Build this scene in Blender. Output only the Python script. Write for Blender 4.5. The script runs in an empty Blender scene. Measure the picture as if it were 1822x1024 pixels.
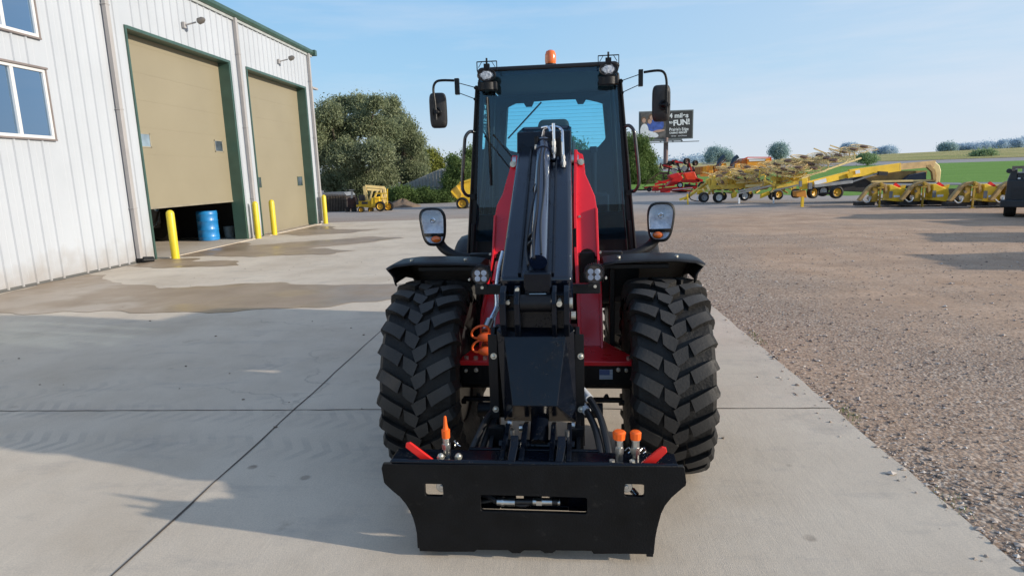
import bpy, bmesh, math, random
from mathutils import Vector, Matrix, Euler
import numpy as np
random.seed(7)
R = math.radians
scene = bpy.context.scene
COL = scene.collection

# ------------------------------------------------------------------ camera
F_PX, PITCH, ROLL, YAW, CAM_H = 1102.14, .1815022, .0304787, .0723344, 1.7
FW = Vector((-math.sin(YAW)*math.cos(PITCH), math.cos(YAW)*math.cos(PITCH), -math.sin(PITCH)))
RT0 = Vector((math.cos(YAW), math.sin(YAW), 0)); UP0 = RT0.cross(FW)
RT = RT0*math.cos(ROLL) - UP0*math.sin(ROLL); UP = UP0*math.cos(ROLL) + RT0*math.sin(ROLL)
cam = bpy.data.cameras.new('camera'); co = bpy.data.objects.new('camera', cam); COL.objects.link(co)
M = Matrix.Identity(4)
for i in range(3):
    M[i][0] = RT[i]; M[i][1] = UP[i]; M[i][2] = -FW[i]
M[2][3] = CAM_H
co.matrix_world = M
cam.sensor_width = 36; cam.lens = 36*F_PX/1822; cam.clip_end = 6000; cam.clip_start = .05
scene.camera = co

def at(x, y, Y):
    "a point of the photograph at depth Y along the yard"
    d = RT*(x-911) + UP*(512-y) + FW*F_PX
    t = Y/d.y
    return Vector((d.x*t, Y, CAM_H+d.z*t))

# ------------------------------------------------------------------ materials
MATS = {}
def mat(name, col, rough=.5, metal=0, var=.12, vscale=3, bump=0, bscale=60, coat=0, spec=.5, col2=None, detail=6, rvar=0, emit=None):
    if name in MATS: return MATS[name]
    m = bpy.data.materials.new(name); m.use_nodes = True
    nt = m.node_tree; b = nt.nodes['Principled BSDF']
    b.inputs['Roughness'].default_value = rough; b.inputs['Metallic'].default_value = metal
    b.inputs['Specular IOR Level'].default_value = spec
    b.inputs['Coat Weight'].default_value = coat; b.inputs['Coat Roughness'].default_value = .12
    tc = nt.nodes.new('ShaderNodeTexCoord')
    n = nt.nodes.new('ShaderNodeTexNoise'); n.inputs['Scale'].default_value = vscale; n.inputs['Detail'].default_value = detail
    nt.links.new(tc.outputs['Object'], n.inputs['Vector'])
    r = nt.nodes.new('ShaderNodeValToRGB'); e = r.color_ramp.elements
    c2 = col2 if col2 else tuple(min(1, c*(1+var)) for c in col)
    c1 = col if col2 else tuple(c*(1-var) for c in col)
    e[0].position = .32; e[1].position = .68
    e[0].color = (*c1, 1); e[1].color = (*c2, 1)
    nt.links.new(n.outputs['Fac'], r.inputs['Fac']); nt.links.new(r.outputs['Color'], b.inputs['Base Color'])
    if rvar:
        mr = nt.nodes.new('ShaderNodeMapRange'); mr.inputs['To Min'].default_value = max(0.02, rough-rvar); mr.inputs['To Max'].default_value = min(1, rough+rvar)
        n3 = nt.nodes.new('ShaderNodeTexNoise'); n3.inputs['Scale'].default_value = vscale*4; n3.inputs['Detail'].default_value = 5
        nt.links.new(tc.outputs['Object'], n3.inputs['Vector'])
        nt.links.new(n3.outputs['Fac'], mr.inputs['Value']); nt.links.new(mr.outputs['Result'], b.inputs['Roughness'])
    if bump:
        n2 = nt.nodes.new('ShaderNodeTexNoise'); n2.inputs['Scale'].default_value = bscale; n2.inputs['Detail'].default_value = 4
        nt.links.new(tc.outputs['Object'], n2.inputs['Vector'])
        bp = nt.nodes.new('ShaderNodeBump'); bp.inputs['Strength'].default_value = bump; bp.inputs['Distance'].default_value = .01
        nt.links.new(n2.outputs['Fac'], bp.inputs['Height']); nt.links.new(bp.outputs['Normal'], b.inputs['Normal'])
    if emit:
        b.inputs['Emission Color'].default_value = (*col, 1); b.inputs['Emission Strength'].default_value = emit
    MATS[name] = m
    return m

def paint_with_drops(name, col, rough, coat=.4, spec=.5, drop=.02):
    "wet paint: dew drops as small bright bumps"
    m = mat(name, col, rough, coat=coat, spec=spec, var=.2, vscale=5, rvar=.1)
    nt = m.node_tree; b = nt.nodes['Principled BSDF']
    tc = [n for n in nt.nodes if n.type == 'TEX_COORD'][0]
    v = nt.nodes.new('ShaderNodeTexVoronoi'); v.inputs['Scale'].default_value = 95; v.inputs['Randomness'].default_value = 1
    nt.links.new(tc.outputs['Object'], v.inputs['Vector'])
    n = nt.nodes.new('ShaderNodeTexNoise'); n.inputs['Scale'].default_value = 7; nt.links.new(tc.outputs['Object'], n.inputs['Vector'])
    th = nt.nodes.new('ShaderNodeMapRange'); th.inputs['From Min'].default_value = .4; th.inputs['From Max'].default_value = .75
    th.inputs['To Min'].default_value = .06; th.inputs['To Max'].default_value = .42
    nt.links.new(n.outputs['Fac'], th.inputs['Value'])
    sub = nt.nodes.new('ShaderNodeMath'); sub.operation = 'SUBTRACT'; nt.links.new(th.outputs['Result'], sub.inputs[0]); nt.links.new(v.outputs['Distance'], sub.inputs[1])
    mx = nt.nodes.new('ShaderNodeMath'); mx.operation = 'MAXIMUM'; mx.inputs[1].default_value = 0; nt.links.new(sub.outputs[0], mx.inputs[0])
    bp = nt.nodes.new('ShaderNodeBump'); bp.inputs['Strength'].default_value = 1; bp.inputs['Distance'].default_value = drop
    nt.links.new(mx.outputs[0], bp.inputs['Height']); nt.links.new(bp.outputs['Normal'], b.inputs['Normal']); nt.links.new(bp.outputs['Normal'], b.inputs['Coat Normal'])
    return m

def glass(name, tint, refl=1.0, rough=.01, dark=0, gcol=(1, 1, 1)):
    m = bpy.data.materials.new(name); m.use_nodes = True; nt = m.node_tree
    for n in list(nt.nodes):
        if n.type != 'OUTPUT_MATERIAL': nt.nodes.remove(n)
    out = nt.nodes['Material Output']
    t = nt.nodes.new('ShaderNodeBsdfTransparent'); t.inputs[0].default_value = (*tint, 1)
    g = nt.nodes.new('ShaderNodeBsdfGlossy'); g.inputs['Roughness'].default_value = rough; g.inputs[0].default_value = (*gcol, 1)
    f = nt.nodes.new('ShaderNodeFresnel'); f.inputs[0].default_value = 1.5
    mu = nt.nodes.new('ShaderNodeMath'); mu.operation = 'MULTIPLY'; mu.inputs[1].default_value = refl
    mu.use_clamp = True
    nt.links.new(f.outputs[0], mu.inputs[0])
    mx = nt.nodes.new('ShaderNodeMixShader'); nt.links.new(mu.outputs[0], mx.inputs[0]); nt.links.new(t.outputs[0], mx.inputs[1]); nt.links.new(g.outputs[0], mx.inputs[2])
    last = mx
    if dark:
        d = nt.nodes.new('ShaderNodeBsdfDiffuse'); d.inputs[0].default_value = (.02, .03, .035, 1)
        m2 = nt.nodes.new('ShaderNodeMixShader'); m2.inputs[0].default_value = dark
        nt.links.new(mx.outputs[0], m2.inputs[1]); nt.links.new(d.outputs[0], m2.inputs[2]); last = m2
    nt.links.new(last.outputs[0], out.inputs[0])
    return m

BLACK = paint_with_drops('black_paint', (.003, .005, .010), .24, .06, .30)
BLACKB = paint_with_drops('boom_paint', (.003, .006, .015), .2, .35, .5, .006)
BLACKM = mat('black_satin', (.004, .0045, .006), .42, spec=.3, var=.3, bump=.15, bscale=90, rvar=.12)
PLATEM = mat('plate_black', (.0035, .004, .005), .46, spec=.22, var=.5, vscale=6, bump=.25, bscale=120, rvar=.15)
def scuff(m, col, lo, hi, scale, stretch):
    nt = m.node_tree; b = nt.nodes['Principled BSDF']; src = b.inputs['Base Color'].links[0].from_socket
    tc = nt.nodes.new('ShaderNodeTexCoord'); mp = nt.nodes.new('ShaderNodeMapping'); mp.inputs['Scale'].default_value = stretch
    n = nt.nodes.new('ShaderNodeTexNoise'); n.inputs['Scale'].default_value = scale; n.inputs['Detail'].default_value = 9; n.inputs['Roughness'].default_value = .7
    nt.links.new(tc.outputs['Object'], mp.inputs[0]); nt.links.new(mp.outputs[0], n.inputs['Vector'])
    r = nt.nodes.new('ShaderNodeMapRange'); r.inputs['From Min'].default_value = lo; r.inputs['From Max'].default_value = hi; r.inputs['To Max'].default_value = .8; nt.links.new(n.outputs['Fac'], r.inputs[0])
    mx = nt.nodes.new('ShaderNodeMix'); mx.data_type = 'RGBA'; mx.inputs['B'].default_value = (*col, 1); nt.links.new(r.outputs[0], mx.inputs['Factor']); nt.links.new(src, mx.inputs['A']); nt.links.new(mx.outputs['Result'], b.inputs['Base Color'])
scuff(PLATEM, (.032, .030, .028), .60, .74, 9, (1, 1, 1.6)); scuff(BLACKM, (.035, .032, .028), .62, .78, 14, (1, 1, 1))
PLAST = mat('black_plastic', (.008, .008, .009), .5, spec=.35, bump=.2, bscale=200)
MIRRORP = mat('mirror_plastic', (.02, .02, .021), .55, bump=.2, bscale=200)
RED = mat('red_paint', (.72, .012, .022), .3, coat=.4, var=.1, rvar=.1)
REDL = mat('red_handle', (.75, .02, .015), .4)
ORANGE = mat('orange_plastic', (.9, .13, .01), .45, var=.05)
DORANGE = mat('dust_cap_rubber', (.80, .11, .015), .5, var=.1)
RUBBER = mat('tyre_rubber', (.007, .0068, .0065), .6, spec=.3, var=.35, vscale=9, bump=.5, bscale=45, col2=(.018, .017, .016), rvar=.15)
HOSE = mat('hose_rubber', (.012, .012, .013), .4)
STEEL = mat('zinc_steel', (.55, .55, .53), .3, metal=1, var=.15, vscale=30)
CHROME = mat('chrome', (.75, .77, .8), .08, metal=1, var=.03)
BOLT = mat('bolt_zinc', (.6, .58, .5), .4, metal=.8, var=.2, vscale=60)
RIM = mat('rim_dark', (.03, .03, .032), .4)
LENS = mat('lens_silver', (.62, .70, .80), .2, metal=0, coat=1, var=.45, vscale=34, bump=1, bscale=45, col2=(.92, .95, 1.0))
LEDM = mat('led_reflector', (.22, .24, .27), .25, var=.6, vscale=55, bump=.8, bscale=60, coat=1, col2=(.75, .78, .82))
LENSF = glass('lens_cover', (.95, .97, 1), 1.4)
AMBER = mat('amber_lens', (.85, .16, .01), .2, var=.1, coat=1)
AMBERW = mat('indicator_lens', (.75, .36, .2), .2, var=.3, vscale=30, coat=.6, bump=.6, bscale=80)
SEATM = mat('seat_fabric', (.06, .075, .075), .8, bump=.3)
INTER = mat('cab_trim', (.013, .019, .032), .7, spec=.3)
WSHIELD = glass('windshield_glass', (.66, .86, .95), .95, gcol=(.7, .85, 1))
RGLASS = glass('rear_glass', (.50, .93, .97), 1.0)
SGLASS = glass('side_glass', (.42, .50, .54), 1.2)
WHITEP = mat('white_paint', (.8, .8, .8), .5, var=.04)

# ------------------------------------------------------------------ mesh helpers
def link(name, me, m, parent=None, smooth=False, bevel=0, seg=2, autos=35):
    if m is not None and not me.materials: me.materials.append(m)
    o = bpy.data.objects.new(name, me); COL.objects.link(o)
    if parent is not None: o.parent = parent
    if smooth:
        me.polygons.foreach_set('use_smooth', [True]*len(me.polygons))
        me.set_sharp_from_angle(angle=R(autos))
    if bevel:
        bv = o.modifiers.new('bevel', 'BEVEL'); bv.width = bevel; bv.segments = seg; bv.limit_method = 'ANGLE'; bv.angle_limit = R(35)
        bv.harden_normals = False
    return o

class MB:
    def __init__(s): s.bm = bmesh.new()
    def box(s, c, d, rot=None, taper=None):
        v = bmesh.ops.create_cube(s.bm, size=1)['verts']
        for q in v:
            p = Vector((q.co.x*d[0], q.co.y*d[1], q.co.z*d[2]))
            if taper and q.co.z > 0: p.x *= taper[0]; p.y *= taper[1]
            if rot is not None: p = rot @ p
            q.co = p + Vector(c)
        return s
    def b2(s, a, b):
        return s.box([(a[i]+b[i])/2 for i in range(3)], [abs(b[i]-a[i]) for i in range(3)])
    def bar(s, p0, p1, w, h=None, up=(0, 0, 1)):
        p0, p1 = Vector(p0), Vector(p1); h = h or w
        d = p1-p0; L = d.length; y = d.normalized(); x = y.cross(Vector(up))
        if x.length < 1e-4: x = Vector((1, 0, 0))
        x.normalize(); z = x.cross(y)
        rot = Matrix((x, y, z)).transposed()
        return s.box((p0+p1)/2, (w, L, h), rot)
    def cyl(s, p0, p1, r, r2=None, n=20, caps=True):
        p0, p1 = Vector(p0), Vector(p1); r2 = r if r2 is None else r2
        d = p1-p0; L = d.length
        rot = d.to_track_quat('Z', 'Y').to_matrix().to_4x4(); rot.translation = (p0+p1)/2
        bmesh.ops.create_cone(s.bm, cap_ends=caps, segments=n, radius1=r, radius2=r2, depth=L, matrix=rot)
        return s
    def tube(s, pts, r, n=10, sub=4):
        P = [Vector(p) for p in pts]
        if sub > 1 and len(P) > 2:
            Q = []
            for i in range(len(P)-1):
                a = P[max(0, i-1)]; b = P[i]; c = P[i+1]; d = P[min(len(P)-1, i+2)]
                for k in range(sub):
                    t = k/sub
                    Q.append(.5*((2*b)+(-a+c)*t+(2*a-5*b+4*c-d)*t*t+(-a+3*b-3*c+d)*t**3))
            Q.append(P[-1]); P = Q
        rings = []; prev = None
        for i, p in enumerate(P):
            d = (P[min(i+1, len(P)-1)]-P[max(i-1, 0)]).normalized()
            if prev is None: x = d.orthogonal().normalized()
            else:
                x = prev - d*prev.dot(d); x.normalize()
            prev = x; y = d.cross(x)
            rr = r(i/(len(P)-1)) if callable(r) else r
            rings.append([s.bm.verts.new(p + (x*math.cos(a)+y*math.sin(a))*rr) for a in [2*math.pi*k/n for k in range(n)]])
        for a, b in zip(rings, rings[1:]):
            for k in range(n): s.bm.faces.new((a[k], a[(k+1) % n], b[(k+1) % n], b[k]))
        s.bm.faces.new(rings[0][::-1]); s.bm.faces.new(rings[-1])
        return s
    def lathe(s, prof, c, axis='X', n=48, rot=None, caps=True):
        "prof: (along, radius)"
        rings = []
        for (u, r) in prof:
            ring = []
            for k in range(n):
                a = 2*math.pi*k/n
                if axis == 'X': p = Vector((u, r*math.cos(a), r*math.sin(a)))
                elif axis == 'Z': p = Vector((r*math.cos(a), r*math.sin(a), u))
                else: p = Vector((r*math.cos(a), u, r*math.sin(a)))
                if rot is not None: p = rot @ p
                ring.append(s.bm.verts.new(p+Vector(c)))
            rings.append(ring)
        for a, b in zip(rings, rings[1:]):
            for k in range(n): s.bm.faces.new((a[k], a[(k+1) % n], b[(k+1) % n], b[k]))
        if caps and prof[0][1] > 1e-5: s.bm.faces.new(rings[0][::-1])
        if caps and prof[-1][1] > 1e-5: s.bm.faces.new(rings[-1])
        return s
    def ball(s, c, r, n=12):
        rr = r if hasattr(r, '__len__') else (r, r, r)
        v = bmesh.ops.create_uvsphere(s.bm, u_segments=n, v_segments=max(6, n//2), radius=1)['verts']
        for q in v: q.co = Vector((q.co.x*rr[0], q.co.y*rr[1], q.co.z*rr[2]))+Vector(c)
        return s
    def poly(s, pts):
        s.bm.faces.new([s.bm.verts.new(p) for p in pts]); return s
    def prism(s, pts, off):
        "polygon (3-D points) extruded along off"
        off = Vector(off); a = [s.bm.verts.new(Vector(p)) for p in pts]; b = [s.bm.verts.new(Vector(p)+off) for p in pts]
        s.bm.faces.new(a); s.bm.faces.new(b[::-1]); n = len(a)
        for k in range(n): s.bm.faces.new((a[k], b[k], b[(k+1) % n], a[(k+1) % n]))
        return s
    def loft(s, A, B, caps=True):
        a = [s.bm.verts.new(Vector(p)) for p in A]; b = [s.bm.verts.new(Vector(p)) for p in B]; n = len(a)
        if caps: s.bm.faces.new(a[::-1]); s.bm.faces.new(b)
        for k in range(n): s.bm.faces.new((a[k], a[(k+1) % n], b[(k+1) % n], b[k]))
        return s
    def islands(s):
        seen = set(); out = []
        for v in s.bm.verts:
            if v in seen: continue
            st = [v]; seen.add(v); isl = []
            while st:
                q = st.pop(); isl.append(q)
                for e in q.link_edges:
                    o = e.other_vert(q)
                    if o not in seen: seen.add(o); st.append(o)
            out.append(isl)
        return out
    def build(s, name, m, parent=None, smooth=False, bevel=0, seg=2, autos=35, norm=True, split=None):
        if norm: bmesh.ops.recalc_face_normals(s.bm, faces=s.bm.faces)
        if split is None: split = parent is not None
        if split:
            isl = s.islands()
            if 1 < len(isl) < 200:
                # pieces that touch stay one part, separate pieces become parts of their own
                bb = [[[min(v.co[i] for v in L_)-.0015 for i in range(3)], [max(v.co[i] for v in L_)+.0015 for i in range(3)]] for L_ in isl]
                par = list(range(len(isl)))
                def find(a):
                    while par[a] != a: a = par[a]
                    return a
                for a in range(len(isl)):
                    for b in range(a):
                        if all(bb[a][0][i] <= bb[b][1][i] and bb[b][0][i] <= bb[a][1][i] for i in range(3)): par[find(a)] = find(b)
                groups = {}
                for a in range(len(isl)): groups.setdefault(find(a), []).extend(isl[a])
                if len(groups) > 1:
                    s.bm.verts.index_update(); objs = []
                    for g in groups.values():
                        mp = {v: i for i, v in enumerate(g)}; gs = set(g)
                        fs = {f for v in g for f in v.link_faces}
                        me = bpy.data.meshes.new(name); me.from_pydata([v.co[:] for v in g], [], [[mp[v] for v in f.verts] for f in fs]); me.update()
                        objs.append((len(g), link(name, me, m, parent, smooth, bevel, seg, autos)))
                    s.bm.free(); return max(objs, key=lambda t: t[0])[1]
        me = bpy.data.meshes.new(name); s.bm.to_mesh(me); s.bm.free()
        return link(name, me, m, parent, smooth, bevel, seg, autos)

def flat(name, outline, holes, thick, m, parent, y, bev=0, plane='XZ', smooth=False):
    cu = bpy.data.curves.new(name, 'CURVE'); cu.dimensions = '2D'; cu.fill_mode = 'BOTH'
    cu.extrude = thick/2-bev; cu.bevel_depth = bev; cu.bevel_resolution = 1
    for ring in [outline]+holes:
        sp = cu.splines.new('POLY'); sp.points.add(len(ring)-1); sp.use_cyclic_u = True
        for p, q in zip(sp.points, ring): p.co = (q[0], q[1], 0, 1)
    tmp = bpy.data.objects.new('tmp', cu)
    me = bpy.data.meshes.new_from_object(tmp); bpy.data.objects.remove(tmp); bpy.data.curves.remove(cu)
    me.name = name
    if plane == 'XZ': T = Matrix(((1, 0, 0, 0), (0, 0, -1, y), (0, 1, 0, 0), (0, 0, 0, 1)))
    elif plane == 'YZ': T = Matrix(((0, 0, 1, y), (1, 0, 0, 0), (0, 1, 0, 0), (0, 0, 0, 1)))
    else: T = Matrix.Translation((0, 0, y))
    me.transform(T); me.materials.clear()
    return link(name, me, m, parent, smooth)

def text(name, body, size, m, parent, mtx, extr=.002, bold=0, xs=1):
    cu = bpy.data.curves.new(name, 'FONT'); cu.body = body; cu.size = size; cu.extrude = extr; cu.offset = bold
    cu.align_x = 'CENTER'; cu.align_y = 'CENTER'
    tmp = bpy.data.objects.new('tmp', cu); me = bpy.data.meshes.new_from_object(tmp); bpy.data.objects.remove(tmp); bpy.data.curves.remove(cu)
    me.transform(mtx @ Matrix.Diagonal((xs, 1, 1, 1))); me.materials.clear()
    return link(name, me, m, parent)

def thing(name, label, cat, loc=(0, 0, 0), rz=0, group=None):
    o = bpy.data.objects.new(name, None); COL.objects.link(o); o.empty_display_size = .2
    o.location = loc; o.rotation_euler = (0, 0, rz)
    return tag(o, label, cat, group)
def tag(o, label, cat, group=None):
    o['label'] = label; o['category'] = cat
    if group: o['group'] = group
    return o
def struct(o): o['kind'] = 'structure'; return o
def copy_tree(o, parent=None):
    c = o.copy(); COL.objects.link(c); c.parent = parent
    for ch in list(o.children): copy_tree(ch, c)
    return c

# ------------------------------------------------------------------ world and sun
SUN_EL, SUN_AZ = R(17.3), R(-13)          # azimuth measured from +X towards +Y
sd = Vector((math.cos(SUN_EL)*math.cos(SUN_AZ), math.cos(SUN_EL)*math.sin(SUN_AZ), math.sin(SUN_EL)))
w = bpy.data.worlds.new('World'); scene.world = w; w.use_nodes = True
nt = w.node_tree; bg = nt.nodes['Background']
sky = nt.nodes.new('ShaderNodeTexSky'); sky.sky_type = 'NISHITA'; sky.sun_disc = False
sky.sun_elevation = SUN_EL; sky.sun_rotation = math.atan2(sd.x, sd.y); sky.air_density = 1.0; sky.dust_density = .6; sky.ozone_density = 2.2
tc = nt.nodes.new('ShaderNodeTexCoord')
K = 1/.105
sep = nt.nodes.new('ShaderNodeSeparateXYZ'); nt.links.new(tc.outputs['Generated'], sep.inputs[0])
# clear-air gradient blended with the sky model: pale haze low down, stronger blue overhead
gr = nt.nodes.new('ShaderNodeValToRGB'); e = gr.color_ramp.elements
while len(e) < 6: e.new(.5)
for q, (p, c) in zip(e, [(0, (.71, .79, .89)), (.045, (.63, .76, .91)), (.14, (.41, .69, .95)), (.28, (.31, .60, .94)), (.55, (.22, .41, .74)), (1, (.22, .35, .60))]):
    q.position = p; q.color = (*c, 1)
nt.links.new(sep.outputs[2], gr.inputs[0])
sc1 = nt.nodes.new('ShaderNodeMix'); sc1.data_type = 'RGBA'; sc1.blend_type = 'MULTIPLY'; sc1.inputs['Factor'].default_value = 1; sc1.inputs['B'].default_value = (K, K, K, 1); nt.links.new(gr.outputs[0], sc1.inputs['A'])
mg = nt.nodes.new('ShaderNodeMix'); mg.data_type = 'RGBA'; mg.inputs['Factor'].default_value = .86
nt.links.new(sky.outputs[0], mg.inputs['A']); nt.links.new(sc1.outputs['Result'], mg.inputs['B'])
# thin streaked cloud and a pale side of the sky towards the right
mp = nt.nodes.new('ShaderNodeMapping'); mp.inputs['Scale'].default_value = (1.0, 1.0, 8); mp.inputs['Rotation'].default_value = (.05, .10, .4)
nz = nt.nodes.new('ShaderNodeTexNoise'); nz.inputs['Scale'].default_value = 2.2; nz.inputs['Detail'].default_value = 8; nz.inputs['Roughness'].default_value = .6
nt.links.new(tc.outputs['Generated'], mp.inputs[0]); nt.links.new(mp.outputs[0], nz.inputs['Vector'])
side = nt.nodes.new('ShaderNodeMapRange'); side.inputs['From Min'].default_value = -.1; side.inputs['From Max'].default_value = .75; side.inputs['To Min'].default_value = .0; side.inputs['To Max'].default_value = .6
nt.links.new(sep.outputs[0], side.inputs[0])
cr = nt.nodes.new('ShaderNodeMapRange'); cr.inputs['From Min'].default_value = .48; cr.inputs['From Max'].default_value = .85; cr.inputs['To Max'].default_value = .45
nt.links.new(nz.outputs['Fac'], cr.inputs[0])
ad = nt.nodes.new('ShaderNodeMath'); ad.operation = 'ADD'; ad.use_clamp = True; nt.links.new(side.outputs[0], ad.inputs[0]); nt.links.new(cr.outputs[0], ad.inputs[1])
mixc = nt.nodes.new('ShaderNodeMix'); mixc.data_type = 'RGBA'; mixc.inputs['B'].default_value = (.75*K, .81*K, .91*K, 1)
nt.links.new(ad.outputs[0], mixc.inputs['Factor']); nt.links.new(mg.outputs['Result'], mixc.inputs['A'])
nt.links.new(mixc.outputs['Result'], bg.inputs['Color']); bg.inputs['Strength'].default_value = .105
sl = bpy.data.lights.new('sun', 'SUN'); sl.energy = 5; sl.angle = R(1.0); sl.color = (1, .90, .76)
so = bpy.data.objects.new('sun', sl); COL.objects.link(so); so.rotation_euler = sd.to_track_quat('Z', 'Y').to_euler(); so.location = (20, -5, 12)
scene.view_settings.view_transform = 'Standard'; scene.view_settings.look = 'None'; scene.view_settings.exposure = 0
scene.cycles.max_bounces = 7; scene.cycles.transparent_max_bounces = 12

# ------------------------------------------------------------------ ground
def lerp(tab, v):
    if v <= tab[0][0]: return tab[0][1]
    for (a, za), (b, zb) in zip(tab, tab[1:]):
        if v <= b: return za+(zb-za)*(v-a)/(b-a)
    return tab[-1][1]
def terr(X, Y):
    z = lerp([(45, 0), (108, 1.35), (126, 1.9)], Y) if X > 0 else lerp([(60, 0), (126, .8)], Y)
    q = X/max(Y, 1)
    k = max(.15, min(1.15, .75+(q-.47)*1.1))
    z += k*lerp([(126, 0), (380, 5.9), (700, 6.4)], Y)
    return z
def grid_sheet(name, xs, ys, dz, m, inside=None):
    vs = [(x, y, terr(x, y)+dz) for y in ys for x in xs]; n = len(xs); fs = []
    for j in range(len(ys)-1):
        for i in range(n-1):
            fs.append((j*n+i, j*n+i+1, (j+1)*n+i+1, (j+1)*n+i))
    me = bpy.data.meshes.new(name); me.from_pydata(vs, [], fs); me.update()
    return link(name, me, m, smooth=True, autos=60)

def ground_mat(name, build):
    m = bpy.data.materials.new(name); m.use_nodes = True; nt = m.node_tree; b = nt.nodes['Principled BSDF']
    g = nt.nodes.new('ShaderNodeNewGeometry')
    def noise(scale, detail=6, rough=.55, vec=None, sc=None):
        n = nt.nodes.new('ShaderNodeTexNoise'); n.inputs['Scale'].default_value = scale; n.inputs['Detail'].default_value = detail; n.inputs['Roughness'].default_value = rough
        v = g.outputs['Position']
        if sc:
            mm = nt.nodes.new('ShaderNodeMapping'); mm.inputs['Scale'].default_value = sc; nt.links.new(v, mm.inputs[0]); v = mm.outputs[0]
        nt.links.new(v, n.inputs['Vector']); return n.outputs['Fac']
    def vor(scale, feat='F1', out='Distance'):
        n = nt.nodes.new('ShaderNodeTexVoronoi'); n.inputs['Scale'].default_value = scale; n.feature = feat
        nt.links.new(g.outputs['Position'], n.inputs['Vector']); return n.outputs[out]
    def ramp(fac, stops):
        r = nt.nodes.new('ShaderNodeValToRGB'); e = r.color_ramp.elements
        while len(e) < len(stops): e.new(.5)
        for q, (p, c) in zip(e, stops): q.position = p; q.color = (*c, 1) if hasattr(c, '__len__') else (c, c, c, 1)
        nt.links.new(fac, r.inputs[0]); return r.outputs[0]
    def mix(f, a, bb, mode='MIX'):
        n = nt.nodes.new('ShaderNodeMix'); n.data_type = 'RGBA'; n.blend_type = mode
        for s, v in (('Factor', f), ('A', a), ('B', bb)):
            if hasattr(v, 'links'): nt.links.new(v, n.inputs[s])
            else: n.inputs[s].default_value = v if s == 'Factor' else (*v, 1)
        return n.outputs['Result']
    def bump(h, strength, dist):
        n = nt.nodes.new('ShaderNodeBump'); n.inputs['Strength'].default_value = strength; n.inputs['Distance'].default_value = dist
        nt.links.new(h, n.inputs['Height']); return n
    def math_(op, a, bb=None):
        n = nt.nodes.new('ShaderNodeMath'); n.operation = op
        for i, v in enumerate((a, bb)):
            if v is None: continue
            if hasattr(v, 'links'): nt.links.new(v, n.inputs[i])
            else: n.inputs[i].default_value = v
        return n.outputs[0]
    build(nt, b, g, noise, vor, ramp, mix, bump, math_)
    return m

def f_gravel(nt, b, g, noise, vor, ramp, mix, bump, math_):
    cellc = vor(52, out='Color'); sep = nt.nodes.new('ShaderNodeSeparateColor'); nt.links.new(cellc, sep.inputs[0])
    stone = ramp(sep.outputs[0], [(0, (.19, .135, .10)), (.35, (.36, .26, .19)), (.7, (.45, .35, .265)), (1, (.60, .51, .42))])
    dirt = ramp(noise(1.3, 8, .65), [(.3, (.41, .27, .175)), (.7, (.61, .43, .30))])
    # more loose stone near the slab edge and in drifts
    sx = nt.nodes.new('ShaderNodeSeparateXYZ'); nt.links.new(g.outputs['Position'], sx.inputs[0])
    near = nt.nodes.new('ShaderNodeMapRange'); near.inputs['From Min'].default_value = 2; near.inputs['From Max'].default_value = 6.5; near.inputs['To Min'].default_value = .30; near.inputs['To Max'].default_value = -.02
    nt.links.new(sx.outputs[0], near.inputs[0])
    st = math_('ADD', noise(.55, 5, .6, sc=(1, .55, 1)), near.outputs[0])
    sm = ramp(st, [(.50, 0), (.80, 1)])
    c = mix(sm, dirt, stone)
    c = mix(math_('MULTIPLY', ramp(noise(30, 3), [(.45, 0), (.62, 1)]), .35), c, (.13, .10, .085))
    c = mix(math_('MULTIPLY', ramp(noise(.7, 7, .62, sc=(.22, 1.5, 1)), [(.42, 0), (.62, 1)]), .34), c, (.27, .195, .145))
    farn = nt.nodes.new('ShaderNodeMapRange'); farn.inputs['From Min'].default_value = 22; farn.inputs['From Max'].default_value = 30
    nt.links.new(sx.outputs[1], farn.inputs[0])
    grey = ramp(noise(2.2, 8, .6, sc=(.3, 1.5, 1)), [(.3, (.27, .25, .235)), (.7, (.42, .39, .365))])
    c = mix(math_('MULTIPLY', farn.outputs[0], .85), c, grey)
    nt.links.new(c, b.inputs['Base Color']); b.inputs['Roughness'].default_value = .95; b.inputs['Specular IOR Level'].default_value = .15
    h = math_('ADD', math_('MULTIPLY', vor(42), math_('MULTIPLY', sm, -1.2)), math_('MULTIPLY', noise(6, 9, .7), 1.6))
    bp = bump(h, .38, .016); nt.links.new(bp.outputs[0], b.inputs['Normal'])
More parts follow.
